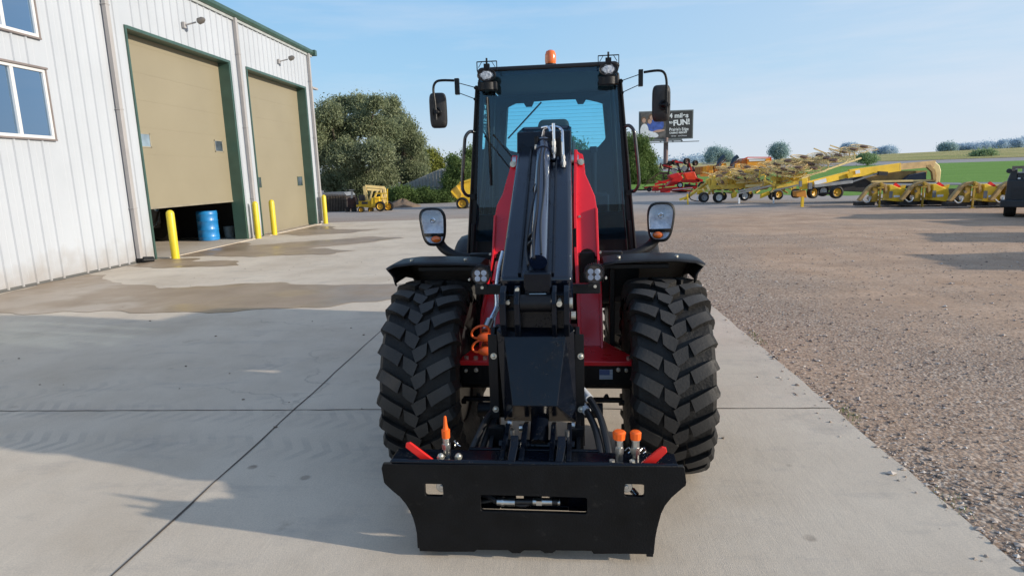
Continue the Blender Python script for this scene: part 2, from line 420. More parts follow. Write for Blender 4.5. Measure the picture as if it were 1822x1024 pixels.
def f_conc(nt, b, g, noise, vor, ramp, mix, bump, math_):
    c = ramp(noise(.8, 9, .62), [(.28, (.50, .415, .315)), (.5, (.61, .525, .42)), (.74, (.69, .605, .49))])
    c = mix(math_('MULTIPLY', ramp(noise(120, 4, .7), [(.35, 1), (.6, 0)]), .38), c, (.30, .28, .25))
    # dark tyre scuffs and stains
    st = ramp(noise(1.5, 7, .7, sc=(.9, 2.4, 1)), [(.54, 0), (.70, 1)])
    c = mix(math_('MULTIPLY', st, .5), c, (.34, .31, .28))
    br = ramp(noise(3.1, 5, .6), [(.66, 0), (.74, 1)])
    c = mix(math_('MULTIPLY', br, .40), c, (.28, .22, .165))
    sx = nt.nodes.new('ShaderNodeSeparateXYZ'); nt.links.new(g.outputs['Position'], sx.inputs[0]); X, Y_ = sx.outputs[0], sx.outputs[1]
    # tread prints left by turning wheels, tracks dragged from the wet patches
    for (k_, y0, sl_, fr, amt) in ((-.13, 3.30, 0, 46, .38), (-.16, 3.75, 0, 46, .30), (.35, 6.3, 0, 46, .2)):
        wob = math_('MULTIPLY', math_('SINE', math_('MULTIPLY', X, .9)), .12)
        yy = math_('ADD', math_('SUBTRACT', math_('ADD', Y_, math_('MULTIPLY', X, k_*-1)), y0), wob)
        band = ramp(math_('ABSOLUTE', yy), [(.10, 1), (.19, 0)])
        wv = ramp(math_('SINE', math_('ADD', math_('MULTIPLY', X, fr), math_('MULTIPLY', math_('ABSOLUTE', yy), 28))), [(.0, 0), (.5, 1)])
        pres = math_('MULTIPLY', ramp(noise(1.6, 8, .75), [(.42, 0), (.62, 1)]), ramp(math_('MULTIPLY', X, -1), [(.2, 0), (.9, 1)]))
        c = mix(math_('MULTIPLY', math_('MULTIPLY', math_('MULTIPLY', band, wv), pres), amt), c, (.24, .225, .205))
    hl = nt.nodes.new('ShaderNodeTexVoronoi'); hl.feature = 'DISTANCE_TO_EDGE'; hl.inputs['Scale'].default_value = .33
    wp = nt.nodes.new('ShaderNodeVectorMath'); wp.operation = 'ADD'; nn = nt.nodes.new('ShaderNodeTexNoise'); nn.inputs['Scale'].default_value = 2.5; nn.inputs['Detail'].default_value = 6
    nt.links.new(g.outputs['Position'], nn.inputs['Vector']); sc_ = nt.nodes.new('ShaderNodeVectorMath'); sc_.operation = 'SCALE'; sc_.inputs['Scale'].default_value = .5; nt.links.new(nn.outputs['Color'], sc_.inputs[0])
    nt.links.new(g.outputs['Position'], wp.inputs[0]); nt.links.new(sc_.outputs[0], wp.inputs[1]); nt.links.new(wp.outputs[0], hl.inputs['Vector'])
    crk = math_('MULTIPLY', ramp(hl.outputs['Distance'], [(.0012, 1), (.004, 0)]), ramp(noise(.5, 3), [(.52, 0), (.6, .4)]))
    c = mix(crk, c, (.20, .175, .15))
    sm2 = ramp(noise(5.5, 8, .75, sc=(1, .5, 1)), [(.50, 0), (.75, 1)]); c = mix(math_('MULTIPLY', sm2, .25), c, (.33, .29, .24))
    sp = ramp(vor(2.3), [(.05, 1), (.085, 0)])
    c = mix(math_('MULTIPLY', sp, math_('MULTIPLY', ramp(noise(.9, 3), [(.5, 0), (.6, 1)]), .7)), c, (.17, .13, .10))
    nt.links.new(c, b.inputs['Base Color']); b.inputs['Roughness'].default_value = .85; b.inputs['Specular IOR Level'].default_value = .3
    bp = bump(math_('ADD', math_('ADD', noise(220, 3), math_('MULTIPLY', noise(14, 6), 1.0)), math_('MULTIPLY', noise(60, 2, .5, sc=(1, .05, 1)), .4)), .5, .004); nt.links.new(bp.outputs[0], b.inputs['Normal'])
def f_grass(nt, b, g, noise, vor, ramp, mix, bump, math_):
    c = ramp(noise(.5, 8, .65, sc=(.35, 2.2, 1)), [(.3, (.12, .235, .045)), (.7, (.19, .33, .075))])
    nt.links.new(c, b.inputs['Base Color']); b.inputs['Roughness'].default_value = 1; b.inputs['Specular IOR Level'].default_value = .1
    bp = bump(noise(3, 8, .7), .8, .08); nt.links.new(bp.outputs[0], b.inputs['Normal'])
def f_crop(nt, b, g, noise, vor, ramp, mix, bump, math_):
    c = ramp(noise(.03, 8, .6, sc=(.5, 3, 1)), [(.38, (.24, .27, .09)), (.5, (.42, .36, .16)), (.65, (.52, .44, .22))])
    nt.links.new(c, b.inputs['Base Color']); b.inputs['Roughness'].default_value = 1; b.inputs['Specular IOR Level'].default_value = .1
    bp = bump(noise(1, 8, .7), .8, .4); nt.links.new(bp.outputs[0], b.inputs['Normal'])
def f_road(nt, b, g, noise, vor, ramp, mix, bump, math_):
    c = ramp(noise(1, 6, .6), [(.3, (.24, .225, .22)), (.7, (.31, .295, .285))])
    nt.links.new(c, b.inputs['Base Color']); b.inputs['Roughness'].default_value = .9
def f_wet(nt, b, g, noise, vor, ramp, mix, bump, math_):
    c = ramp(noise(1.1, 8, .62), [(.3, (.26, .19, .125)), (.7, (.36, .275, .195))])
    nt.links.new(c, b.inputs['Base Color']); b.inputs['Specular IOR Level'].default_value = .5
    r = ramp(noise(.8, 4), [(.45, .55), (.6, .30)]); nt.links.new(r, b.inputs['Roughness'])
    bp = bump(noise(40, 4), .12, .004); nt.links.new(bp.outputs[0], b.inputs['Normal'])

GRAV = ground_mat('gravel', f_gravel); CONC = ground_mat('concrete', f_conc); GRASS = ground_mat('grass', f_grass)
CROP = ground_mat('crop_stubble', f_crop); ROADM = ground_mat('asphalt', f_road); WET = ground_mat('wet_concrete', f_wet)

xs = sorted(set(list(range(-3000, -400, 400))+list(range(-400, 401, 20))+list(range(400, 3001, 200))))
ys = sorted(set(list(range(-60, 200, 6))+[108, 126]+list(range(200, 700, 25))+list(range(700, 4001, 300))))
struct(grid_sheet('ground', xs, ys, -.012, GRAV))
# lawn whose near edge wanders
gy = [0, .02, .06, .14, .25, .4, .6, .8, 1]
vs = []; fs = []; gx = [4+2*i for i in range(40)]+list(range(84, 500, 12))
for x in gx:
    y0 = lerp([(4, 56), (9, 50), (15, 35.5), (27, 38), (60, 42), (500, 44)], x)+random.uniform(-.5, .5)
    for t in gy:
        y = y0+(107-y0)*t; vs.append((x, y, terr(x, y)+.012+(.03 if t else -.02)))
for i in range(len(gx)-1):
    for j in range(len(gy)-1):
        k = i*len(gy)+j; fs.append((k, k+len(gy), k+len(gy)+1, k+1))
me = bpy.data.meshes.new('lawn'); me.from_pydata(vs, [], fs); struct(link('lawn', me, GRASS, smooth=True, autos=60))
struct(grid_sheet('road', list(range(-60, 901, 20)), [107, 110, 114, 118, 122, 126], .03, ROADM))
struct(grid_sheet('crop_field', list(range(-100, 1501, 25)), [128, 134, 150, 175, 200, 230, 260, 300, 340, 380, 450, 560, 700], .06, CROP))

# concrete apron with a slightly ragged edge along the gravel
def ragged(a, b, n, amp):
    a, b = Vector(a), Vector(b); d = (b-a); nrm = Vector((-d.y, d.x)).normalized()
    return [a+d*(i/n)+nrm*random.uniform(-amp, amp) for i in range(n)]
pts = ragged((1.95, -3), (1.95, 22.6), 160, .009)+ragged((1.95, 22.6), (-3.2, 24.9), 20, .03)+ragged((-3.2, 24.9), (-9.0, 24.4), 20, .03)+[Vector((-9.27, 24.4)), Vector((-9.27, -3))]
mb = MB(); mb.prism([(p.x, p.y, .0) for p in pts], (0, 0, -.1)); struct(mb.build('concrete_apron', CONC))
JOINT = mat('joint_filler', (.085, .068, .055), .9)
def joint(a, b, wd):
    a, b = Vector(a), Vector(b); d = (b-a).normalized(); nrm = Vector((-d.y, d.x)); n = 90; L = []; Rr = []
    for i in range(n+1):
        p = a+(b-a)*(i/n); off = random.uniform(-.004, .004)
        L.append(p+nrm*(wd/2*random.uniform(.5, 1.3)+off)); Rr.append(p-nrm*(wd/2*random.uniform(.5, 1.3)-off))
    mb = MB()
    for i in range(n):
        mb.poly([(Rr[i].x, Rr[i].y, .003), (Rr[i+1].x, Rr[i+1].y, .003), (L[i+1].x, L[i+1].y, .003), (L[i].x, L[i].y, .003)])
    struct(mb.build('concrete_joint', JOINT, norm=False))
joint((-1.99, -2), (-1.99, 24), .013); joint((-9.2, 4.31), (1.93, 4.31), .011)
# wet patches and water runs on the slab
def wetpatch(pts, seed, amp=.10):
    random.seed(seed); P = [Vector(p) for p in pts]; out = []
    for i, p in enumerate(P):
        q = P[(i+1) % len(P)]; n = max(3, int((q-p).length/.14)); ph = random.uniform(0, 6)
        for k in range(n):
            t = k/n; d = (q-p).normalized(); nr = Vector((-d.y, d.x)); L = (q-p).length*t
            out.append(p+(q-p)*t+nr*amp*(math.sin(L*3.1+ph)+.5*math.sin(L*7.7+ph*2)+random.uniform(-.4, .4))*min(1, t*4, (1-t)*4))
    me = flat('wet_patch', [(p.x, p.y) for p in out], [], .002, WET, None, .005, plane='XY')
    return struct(me)
wetpatch([(-9.2, 9.2), (-8.0, 8.0), (-5.2, 7.85), (-3.2, 8.0), (-2.5, 8.35), (-1.2, 9.0), (-.4, 9.7), (-3.0, 9.75), (-5.3, 10.1), (-6.6, 9.75), (-8.2, 10.7), (-9.2, 11.5)], 3)
wetpatch([(-9.2, 12.6), (-8.1, 12.2), (-6.6, 12.4), (-7.0, 13.1), (-8.1, 13.2), (-8.2, 13.7), (-9.2, 13.8)], 4, .07)
wetpatch([(-9.2, 14.3), (-7.6, 13.9), (-5.2, 13.9), (-4.8, 14.6), (-6.3, 15.2), (-5.2, 16.3), (-4.3, 17.4), (-5.4, 18.1), (-7.1, 17.0), (-8.3, 16.3), (-9.2, 17.5)], 5)
wetpatch([(-9.2, 19.8), (-8.0, 18.9), (-6.6, 19.4), (-5.9, 20.6), (-7.5, 21.0), (-8.3, 22.5), (-9.2, 23.2)], 6)
wetpatch([(-2.6, 10.9), (-1.3, 10.7), (-.4, 11.3), (-1.6, 11.7)], 8, .06)
# loose stones on the gravel beside the slab: nobody could count them
random.seed(11)
base = [(0, 0, 1), (0, 0, -1), (1, 0, 0), (-1, 0, 0), (0, 1, 0), (0, -1, 0)]
bf = [(0, 2, 4), (0, 4, 3), (0, 3, 5), (0, 5, 2), (1, 4, 2), (1, 3, 4), (1, 5, 3), (1, 2, 5)]
NS = 17000; V = np.zeros((NS, 6, 3)); bs = np.array(base, float); rng = np.random.default_rng(4)
u = rng.random(NS)**1.7; Yp = 1.6+u*15; Xp = 1.97+rng.random(NS)**1.6*np.minimum(9, 1.2+Yp*.62)
s = .0028+rng.random(NS)**3.5*.012*(1+.3*u)
s = np.where(rng.random(NS) < .03, s*1.8, s)
ang = rng.random(NS)*6.28
for k in range(6):
    p = bs[k]*(1+rng.uniform(-.35, .35, (NS, 3))); x = p[:, 0]*1.3; y = p[:, 1]; z = p[:, 2]*.5
    V[:, k, 0] = Xp+s*(x*np.cos(ang)-y*np.sin(ang)); V[:, k, 1] = Yp+s*(x*np.sin(ang)+y*np.cos(ang)); V[:, k, 2] = s*(z+.25)-.010
sp_ = rng.random(NS) < .03
V[sp_, :, 0] += -(rng.random(sp_.sum())**2*.22+.02)[:, None]-np.maximum(0, V[sp_, :, 0].mean(1)-2.0)[:, None]; V[sp_, :, 2] += .011
Fc = (np.array(bf)[None]+(np.arange(NS)*6)[:, None, None]).reshape(-1, 3)
me = bpy.data.meshes.new('gravel_stones'); me.from_pydata(V.reshape(-1, 3).tolist(), [], Fc.tolist()); me.update()
STONE = bpy.data.materials.new('stone'); STONE.use_nodes = True; nt = STONE.node_tree
gi = nt.nodes.new('ShaderNodeNewGeometry'); rr = nt.nodes.new('ShaderNodeValToRGB'); e = rr.color_ramp.elements
e[0].color = (.20, .155, .125, 1); e[1].color = (.66, .60, .53, 1); q = e.new(.4); q.color = (.38, .29, .225, 1); q = e.new(.75); q.color = (.47, .40, .34, 1)
nt.links.new(gi.outputs['Random Per Island'], rr.inputs[0]); nt.links.new(rr.outputs[0], nt.nodes['Principled BSDF'].inputs['Base Color']); nt.nodes['Principled BSDF'].inputs['Roughness'].default_value = .85
o = link('gravel_stones', me, STONE); o['kind'] = 'stuff'; tag(o, 'loose grey and brown stones scattered beside the concrete edge', 'gravel')
mb = MB(); random.seed(31)
for k in range(110):
    x, y = random.uniform(-7.5, 1.9), random.uniform(1.9, 13)
    if abs(x) < 1.2 and 2.3 < y < 7.5 and random.random() < .8: continue
    r_ = random.uniform(.004, .012); a = random.uniform(0, 6.28)
    mb.prism([(x+r_*random.uniform(.6, 1.6)*math.cos(a+q), y+r_*random.uniform(.6, 1.2)*math.sin(a+q), .001) for q in (0, 1.3, 2.6, 3.9, 5.1)], (0, 0, r_*.6))
o = mb.build('grit', mat('grit', (.20, .16, .12), .9, var=.5, vscale=9), None, split=False); o['kind'] = 'stuff'; tag(o, 'scattered grit and pebbles lying on the concrete', 'grit')
# a little weed grass along the edge
GB = mat('weed_green', (.11, .16, .03), .8)
mb = MB()
for (wx, wy) in ((1.99, 3.02), (2.0, 4.15), (2.02, 4.22), (2.0, 6.1), (2.03, 6.4)):
    for k in range(26):
        x = wx+random.gauss(0, .03); y = wy+random.gauss(0, .09); a = random.uniform(0, 6.28); h = random.uniform(.01, .028)
        mb.poly([(x, y, -.01), (x+.004, y, -.01), (x+.012*math.cos(a), y+.012*math.sin(a), h)])
o = mb.build('weed_grass', GB, norm=False); o['kind'] = 'stuff'; tag(o, 'small green weeds sprouting along the concrete edge', 'grass')
# ================================================================== WHEEL LOADER
L = thing('wheel_loader', 'red and black wheel loader with glass cab and orange beacon, parked on concrete facing forward', 'wheel loader', (-.085, 3.5, 0), R(-2.3))

# ---- tyres with block-and-lug tread
TR = .556
def tyre_mesh():
    mb = MB()
    prof = [(-.13, .27), (-.165, .285), (-.192, .33), (-.205, .39), (-.206, .44), (-.203, .484), (-.180, .514), (-.08, .528), (0, .531)]
    prof = prof + [(-a, r) for a, r in prof[-2::-1]]
    mb.lathe(prof, (0, 0, 0), 'X', n=96, caps=False)
    def Ro(u): a = abs(u)/.2; return TR-.004*a*a-.016*max(0, a-.55)**1.5/.3
    def P(u, s, r): th = s/TR; return (u, -r*math.cos(th), r*math.sin(th))
    N = 25; pitch = 2*math.pi*TR/N
    def bar(side, s0, us, ss, ws, ro=None, ri=None, skew=.42, dr=1.15):
        sec = []
        for i, (u, s_, w_) in enumerate(zip(us, ss, ws)):
            top = ro[i] if ro else Ro(u); bot = ri[i] if ri else .505
            du = w_*skew
            # cross-section: base is wider than the top (drafted sides)
            a = [(u+du*1.0, s_-w_*dr, bot), (u+du, s_-w_, top), (u-du, s_+w_, top), (u-du*1.0, s_+w_*dr, bot)]
            if i == len(us)-1: a = [(u, s_-w_*dr, bot), (u, s_-w_, top), (u, s_+w_, top), (u, s_+w_*dr, bot)]
            sec.append([mb.bm.verts.new(P(side*q[0], s0+q[1], q[2])) for q in a])
        for A, B in zip(sec, sec[1:]):
            for k in range(4): mb.bm.faces.new((A[k], A[(k+1) % 4], B[(k+1) % 4], B[k]))
        mb.bm.faces.new(sec[0]); mb.bm.faces.new(sec[-1][::-1])
    for i in range(N):
        for side, off in ((1, 0), (-1, .5)):
            s0 = (i+off)*pitch
            bar(side, s0, [-.006, .025, .060], [.004, .024, .047], [.031, .032, .032], skew=.38, dr=1.03)
            bar(side, s0, [.076, .11, .15, .184, .200, .212, .209], [.057, .078, .101, .120, .128, .134, .138], [.031, .029, .028, .028, .027, .023, .014],
                ro=[Ro(.076), Ro(.11), Ro(.15), Ro(.184), .526, .484, .44], ri=[.505, .505, .500, .480, .455, .43, .415], skew=.38, dr=1.10)
    bmesh.ops.recalc_face_normals(mb.bm, faces=mb.bm.faces)
    me = bpy.data.meshes.new('tyre'); mb.bm.to_mesh(me); mb.bm.free()
    me.materials.append(RUBBER); me.materials.append(mat('tread_tops', (.021, .0198, .0185), .62, spec=.4, var=.3, vscale=3, col2=(.048, .045, .041), bump=.2, bscale=70))  # tread contrast put into the colour: lug tops lighter than the grooves
    for p in me.polygons:
        if all((me.vertices[i].co.y**2+me.vertices[i].co.z**2)**.5 > .534 for i in p.vertices): p.material_index = 1
    me.polygons.foreach_set('use_smooth', [True]*len(me.polygons)); me.set_sharp_from_angle(angle=R(32))
    return me
def rim_mesh():
    mb = MB()
    prof = [(-.15, .27), (-.155, .29), (-.135, .275), (-.09, .25), (-.02, .24), (.02, .20), (.035, .12), (.06, .11), (.075, .075), (.075, .0)]
    mb.lathe(prof, (0, 0, 0), 'X', n=40); mb.lathe([(.15, .29), (.135, .275), (.02, .24), (.0, .22)], (0, 0, 0), 'X', n=40, caps=False)
    for k in range(8):
        a = k*math.pi/4; mb.cyl((.03, .155*math.cos(a), .155*math.sin(a)), (.055, .155*math.cos(a), .155*math.sin(a)), .014, n=6)
    bmesh.ops.recalc_face_normals(mb.bm, faces=mb.bm.faces)
    me = bpy.data.meshes.new('rim'); mb.bm.to_mesh(me); mb.bm.free(); me.materials.append(RIM)
    me.polygons.foreach_set('use_smooth', [True]*len(me.polygons)); me.set_sharp_from_angle(angle=R(35)); return me
TYM, RIMM = tyre_mesh(), rim_mesh()
for (x, y, ph, steer) in ((-.628, 0, .3, 0), (.688, 0, 1.33, 0), (-.64, 2.15, .8, 0), (.66, 2.15, 2, 0)):
    wv = bpy.data.objects.new('wheel', None); COL.objects.link(wv); wv.parent = L; wv.location = (x, y, .545); wv.rotation_euler = (ph, 0, steer)
    t = bpy.data.objects.new('tyre', TYM); COL.objects.link(t); t.parent = wv
    r = bpy.data.objects.new('rim', RIMM); COL.objects.link(r); r.parent = wv; r.rotation_euler = (0, 0, 0 if x > 0 else math.pi)

# ---- front axle, base plate
mb = MB(); mb.b2((-.47, -.09, .500), (.525, .11, .622)); mb.cyl((-.5, .02, .545), (.55, .02, .545), .095, n=24)
AX = mb.build('front_axle', BLACKM, L, bevel=.006)
mb = MB()
for (x, z, r) in ((-.38, .595, .014), (-.44, .59, .011), (.43, .6, .013), (.475, .597, .012), (-.29, .6, .01)):
    mb.cyl((x, -.092, z), (x, -.112, z), r, n=6); mb.cyl((x, -.110, z), (x, -.122, z), r*.55, n=10)
mb.build('bolt', BOLT, AX, bevel=.002)
# little flag sticker
fx0, fx1, fz0, fz1 = .325, .400, .540, .597
FB = mat('sticker_blue', (.08, .13, .30), .5, var=.05); FW_ = mat('sticker_white', (.55, .60, .66), .5, var=.05); FR_ = mat('sticker_pale_blue', (.22, .30, .42), .5)
FL = MB().b2((fx0, -.0925, fz0), (fx1, -.0905, fz1)).build('flag_sticker', FR_, L)
mb = MB(); n = 7
for k in range(0, 13, 2):
    zz = fz0+(fz1-fz0)*k/13; mb.b2((fx0+.001, -.0932, zz), (fx1-.001, -.0926, zz+(fz1-fz0)/13))
mb.build('white_stripes', FW_, FL, split=False)
MB().b2((fx0+.001, -.0945, fz0+(fz1-fz0)*.47), (fx0+.058, -.0934, fz1-.001)).build('blue_canton', FB, FL)

mb = MB()
mb.prism([(-.475, -.115, .625), (.52, -.115, .625), (.52, -.02, .625), (.36, .34, .625), (-.40, .34, .625), (-.475, -.02, .625)], (0, 0, .026))
for x in (-.2, .2): mb.b2((x-.01, -.1, .651), (x+.01, .34, .70))
BP = mb.build('chassis_base_plate', RED, L, bevel=.004)
mb = MB()
for x in (-.44, -.385, .49, -.33): mb.cyl((x, -.07, .651), (x, -.07, .667), .014, n=6)
mb.build('bolt', BOLT, BP)
# ---- front tower: two red cheeks with folded flanges leaning back with the boom
def lean(z): return .14+(z-.6)*.46
def tower(side):
    s = side
    if s > 0:
        out = [(.212, .651), (.356, .651), (.352, 1.0), (.338, 1.19), (.334, 1.46), (.322, 1.545), (.262, 1.685), (.252, 1.79), (.246, 1.815), (.228, 1.822), (.192, 1.85), (.186, 1.5), (.19, 1.18), (.205, .95)]
    else:
        out = [(-.40, .651), (-.225, .651), (-.215, .95), (-.20, 1.2), (-.185, 1.5), (-.176, 1.82), (-.222, 1.822), (-.24, 1.72), (-.282, 1.57), (-.318, 1.50), (-.330, 1.42), (-.335, 1.19), (-.37, 1.0), (-.40, .85)]
    mb = MB()
    # web set behind the flanges, with an arched opening around z 1.05-1.2
    web_hi = [p for p in out if p[1] >= 1.18] if False else out
    xs_ = [p[0] for p in out]
    c = .265*s+(.002 if s > 0 else -.0)
    a0, a1 = c-.050, c+.050
    def W(x, z, dy=0): return (x, lean(z)+dy, z)
    up = [p for p in out if p[1] >= 1.18]; lo = [p for p in out if p[1] < 1.0]
    arch = [(c+.050*math.cos(t), 1.175+.045*math.sin(t)) for t in [math.pi*k/8 for k in range(9)]]
    # upper web
    if s > 0:
        hi = [(.338, 1.17), (.334, 1.46), (.322, 1.545), (.262, 1.685), (.252, 1.79), (.246, 1.815), (.228, 1.822), (.192, 1.85), (.186, 1.5), (.19, 1.17)]
        low = [(.212, .651), (.356, .651), (.352, 1.0), (.207, 1.0)]
    else:
        hi = [(-.182, 1.17), (-.182, 1.5), (-.176, 1.82), (-.222, 1.822), (-.24, 1.72), (-.282, 1.57), (-.318, 1.50), (-.330, 1.42), (-.336, 1.17)]
        low = [(-.40, .651), (-.225, .651), (-.215, 1.0), (-.372, 1.0), (-.40, .85)]
    if s > 0: poly = hi[:-1]+[hi[-1]]+[(p[0], p[1]) for p in arch[::-1]]
    else: poly = hi+[(p[0], p[1]) for p in arch[::-1]]
    mb.prism([W(x, z, .02) for x, z in poly], (0, .018, 0))
    mb.prism([W(x, z, .035) for x, z in low], (0, .018, 0))
    # folded outer flange and inner cheek run along the edges; cheek deepened to block low sun
    def strip(path, wd, depth):
        for (x0, z0), (x1, z1) in zip(path, path[1:]):
            a = [(x0-wd/2, lean(z0)-.012, z0), (x0+wd/2, lean(z0)-.012, z0), (x0+wd/2, lean(z0)+depth, z0), (x0-wd/2, lean(z0)+depth, z0)]
            b = [(x1-wd/2, lean(z1)-.012, z1), (x1+wd/2, lean(z1)-.012, z1), (x1+wd/2, lean(z1)+depth, z1), (x1-wd/2, lean(z1)+depth, z1)]
            mb.loft(a, b)
    if s > 0:
        strip([(.350, .651), (.347, 1.0), (.334, 1.19), (.329, 1.47)], .016, .12)
        strip([(.218, .651), (.210, .95), (.196, 1.2), (.194, 1.5), (.201, 1.845)], .022, .52)
    else:
        strip([(-.396, .651), (-.394, .85), (-.366, 1.0), (-.331, 1.19), (-.325, 1.44)], .014, .12)
        strip([(-.226, .651), (-.219, .95), (-.205, 1.2), (-.186, 1.5), (-.185, 1.815)], .018, .52)
    T = mb.build('boom_tower_cheek', RED, L, bevel=.003)
    mb = MB(); z = 1.765; x = .236 if s > 0 else -.214
    mb.cyl((x, lean(z)+.018, z), (x, lean(z)-.012, z), .020, n=20); mb.cyl((x, lean(z)-.01, z), (x, lean(z)-.022, z), .010, n=6)
    for zz, xx in ((1.42, .222*s), (1.2, .35*s)): mb.cyl((xx, lean(zz)+.02, zz), (xx, lean(zz)-.012, zz), .008, n=6)
    mb.build('pivot_bolt', BOLT, T)
    mb = MB(); mb.b2((c-.048, lean(1.1)+.045, .99), (c+.048, lean(1.1)+.10, 1.2)); mb.cyl((c, lean(1.1)+.03, 1.09), (c, lean(1.1)+.08, 1.09), .026, n=16)
    mb.build('valve_block', BLACKM, T, bevel=.004)
tower(1); tower(-1)
mb = MB(); mb.b2((-.20, .42, .68), (.20, .52, 1.35)); mb.b2((-.18, .50, .68), (.18, 1.10, 1.55)); mb.build('tower_cross_plate', BLACKM, L, split=False)  # rear block set deep to close the sunlit gap ahead of the cab
mb = MB(); mb.cyl((-.22, .72, 1.78), (.22, .72, 1.78), .035, n=20); mb.build('boom_pivot_pin', STEEL, L)

# ---- boom
def bz(y, off=0): return 1.19+(y+.5)*.588+off
up_n = Vector((0, -.507, .862))
mb = MB()
A = [(-.176, -.50, bz(-.5)), (.186, -.50, bz(-.5)), (.186, -.38, bz(-.5)-.215), (-.176, -.38, bz(-.5)-.215)]
B = [(-.176, .92, bz(.92)), (.170, .92, bz(.92)), (.170, 1.06, bz(.92)-.215), (-.176, 1.06, bz(.92)-.215)]  # rear end drawn back to block sun ahead of the cab
mb.loft(A, B)
BO = mb.build('boom', BLACKB, L, bevel=.026, seg=4, smooth=True)
# raised rear head of the boom
mb = MB()
mb.prism([(-.178, .60, bz(.60)-.01), (-.178, .64, bz(.64)+.105), (-.178, .98, bz(.80)+.06), (-.178, 1.10, bz(.80)-.1)], (.350, 0, 0))
mb.build('boom_rear_cap', BLACK, BO, bevel=.008)
# telescope cylinder on top, in a channel
ax = lambda y, h: (.012, y-h*.507, bz(y)+h*.862)
mb = MB(); mb.cyl((.018, -.44-.03, bz(-.44)+.045), (-.002, .58-.03, bz(.58)+.045), .045, n=28)
mb.cyl((.0, .50-.03, bz(.50)+.045), (-.002, .60-.03, bz(.60)+.045), .052, n=28)
TC_ = mb.build('telescope_cylinder', mat('cylinder_paint', (.010, .018, .045), .22, coat=.8, spec=.8, var=.3), BO, smooth=True)
mb = MB(); mb.b2((-.045, -.60, 1.14), (.085, -.50, 1.235)); mb.b2((-.045, -.60, 1.06), (-.020, -.48, 1.16)); mb.b2((.060, -.60, 1.06), (.085, -.48, 1.16))
mb.build('cylinder_clevis', BLACK, BO, bevel=.006)
MB().cyl((-.03, -.57, 1.125), (.07, -.57, 1.125), .022, n=18).build('clevis_pin', STEEL, BO, smooth=True)
mb = MB()
mb.bar((-.075, -.49, bz(-.49)+.012), (-.085, .62, bz(.62)+.012), .016, .03)
mb.bar((.090, -.49, bz(-.49)+.012), (.078, .62, bz(.62)+.012), .012, .026)
mb.build('channel_rail', BLACK, BO, bevel=.003)
def bp(x, y, h): return (x, y-h*.5, bz(y)+h*.86)
mb = MB(); mb.tube([bp(.035, -.44, .10), bp(.02, -.2, .10), bp(.028, .1, .105), bp(.01, .4, .1), bp(.02, .56, .085)], .006, n=8)
mb.tube([bp(.0, -.46, .09), bp(-.012, -.3, .10), bp(-.004, -.05, .10), bp(-.016, .3, .10), bp(.0, .56, .09)], .007, n=8)
mb.tube([bp(-.03, -.47, .06), bp(-.05, -.3, .05), bp(-.038, -.05, .07), bp(-.012, .12, .10)], .006, n=8)
mb.build('hydraulic_hose', HOSE, BO, smooth=True)
mb = MB()
for y in (-.33, -.27, .14, .5): mb.cyl(bp(.004, y-.006, .047), bp(.004, y+.006, .047), .049, n=24)
mb.build('hose_clamp', PLAST, BO, smooth=True)
# valve bracket and bright pipes at the boom's rear end
mb = MB(); mb.b2((.035, .50, 1.80), (.10, .52, 1.90)); mb.b2((.095, .49, 1.80), (.108, .60, 1.92)); mb.b2((-.055, .50, 1.83), (-.035, .60, 1.93)); mb.b2((-.05, .515, 1.885), (.10, .53, 1.915))
mb.build('pipe_bracket', BLACKM, BO, bevel=.002)
mb = MB()
mb.tube([(.068, .46, 1.79), (.068, .46, 1.90), (.067, .47, 2.00)], .010, n=10)
mb.tube([(.125, .44, 1.78), (.122, .46, 1.90), (.115, .50, 1.965), (.06, .54, 1.985), (.01, .56, 1.975), (-.005, .57, 1.93)], .0095, n=10)
mb.tube([(.05, .47, 1.95), (.03, .52, 1.985), (-.01, .57, 1.985)], .008, n=10)
mb.build('chrome_pipe', CHROME, BO, smooth=True)
mb = MB()
for (x, y, z, r, h) in ((.068, .46, 1.84, .017, .03), (.068, .46, 1.88, .014, .03), (.068, .455, 1.73, .018, .035), (.068, .45, 1.69, .014, .03), (.125, .43, 1.755, .020, .025), (.125, .44, 1.79, .015, .02), (-.045, .50, 1.86, .012, .02)):
    mb.cyl((x, y, z-h/2), (x, y, z+h/2), r, n=6); mb.cyl((x, y, z-h*.9), (x, y, z+h*.9), r*.7, n=14)
mb.build('hose_fitting', STEEL, BO, bevel=.002)

# ---- boom head
HD = MB()
for x0, x1 in ((-.158, -.128), (-.09, -.062), (.088, .112), (.145, .172)):
    HD.prism([(x0, -.62, .93), (x0, -.665, 1.0), (x0, -.665, 1.10), (x0, -.64, 1.15), (x0, -.59, 1.175), (x0, -.54, 1.16), (x0, -.45, .93)], (x1-x0, 0, 0))
HD.b2((-.150, -.56, .90), (.165, -.44, 1.05))
HD.b2((-.165, -.53, 1.03), (.180, -.44, 1.12))
HD = HD.build('boom_head', BLACK, L, bevel=.005, split=False)
MB().cyl((-.063, -.62, 1.095), (.09, -.62, 1.095), .042, n=28).build('head_pin', BLACKM, HD, bevel=.004, smooth=True)
mb = MB()
for x, z in ((-.12, 1.10), (.125, 1.105), (-.145, 1.06), (-.075, 1.16)):
    mb.cyl((x, -.63, z), (x, -.60, z), .010, n=14)
mb.cyl((.172, -.60, 1.09), (.186, -.60, 1.09), .026, n=20); mb.cyl((.178, -.56, 1.02), (.20, -.56, 1.02), .020, n=20)
mb.cyl((.125, -.672, 1.10), (.125, -.655, 1.10), .013, n=16)
mb.build('bolt', BOLT, HD)
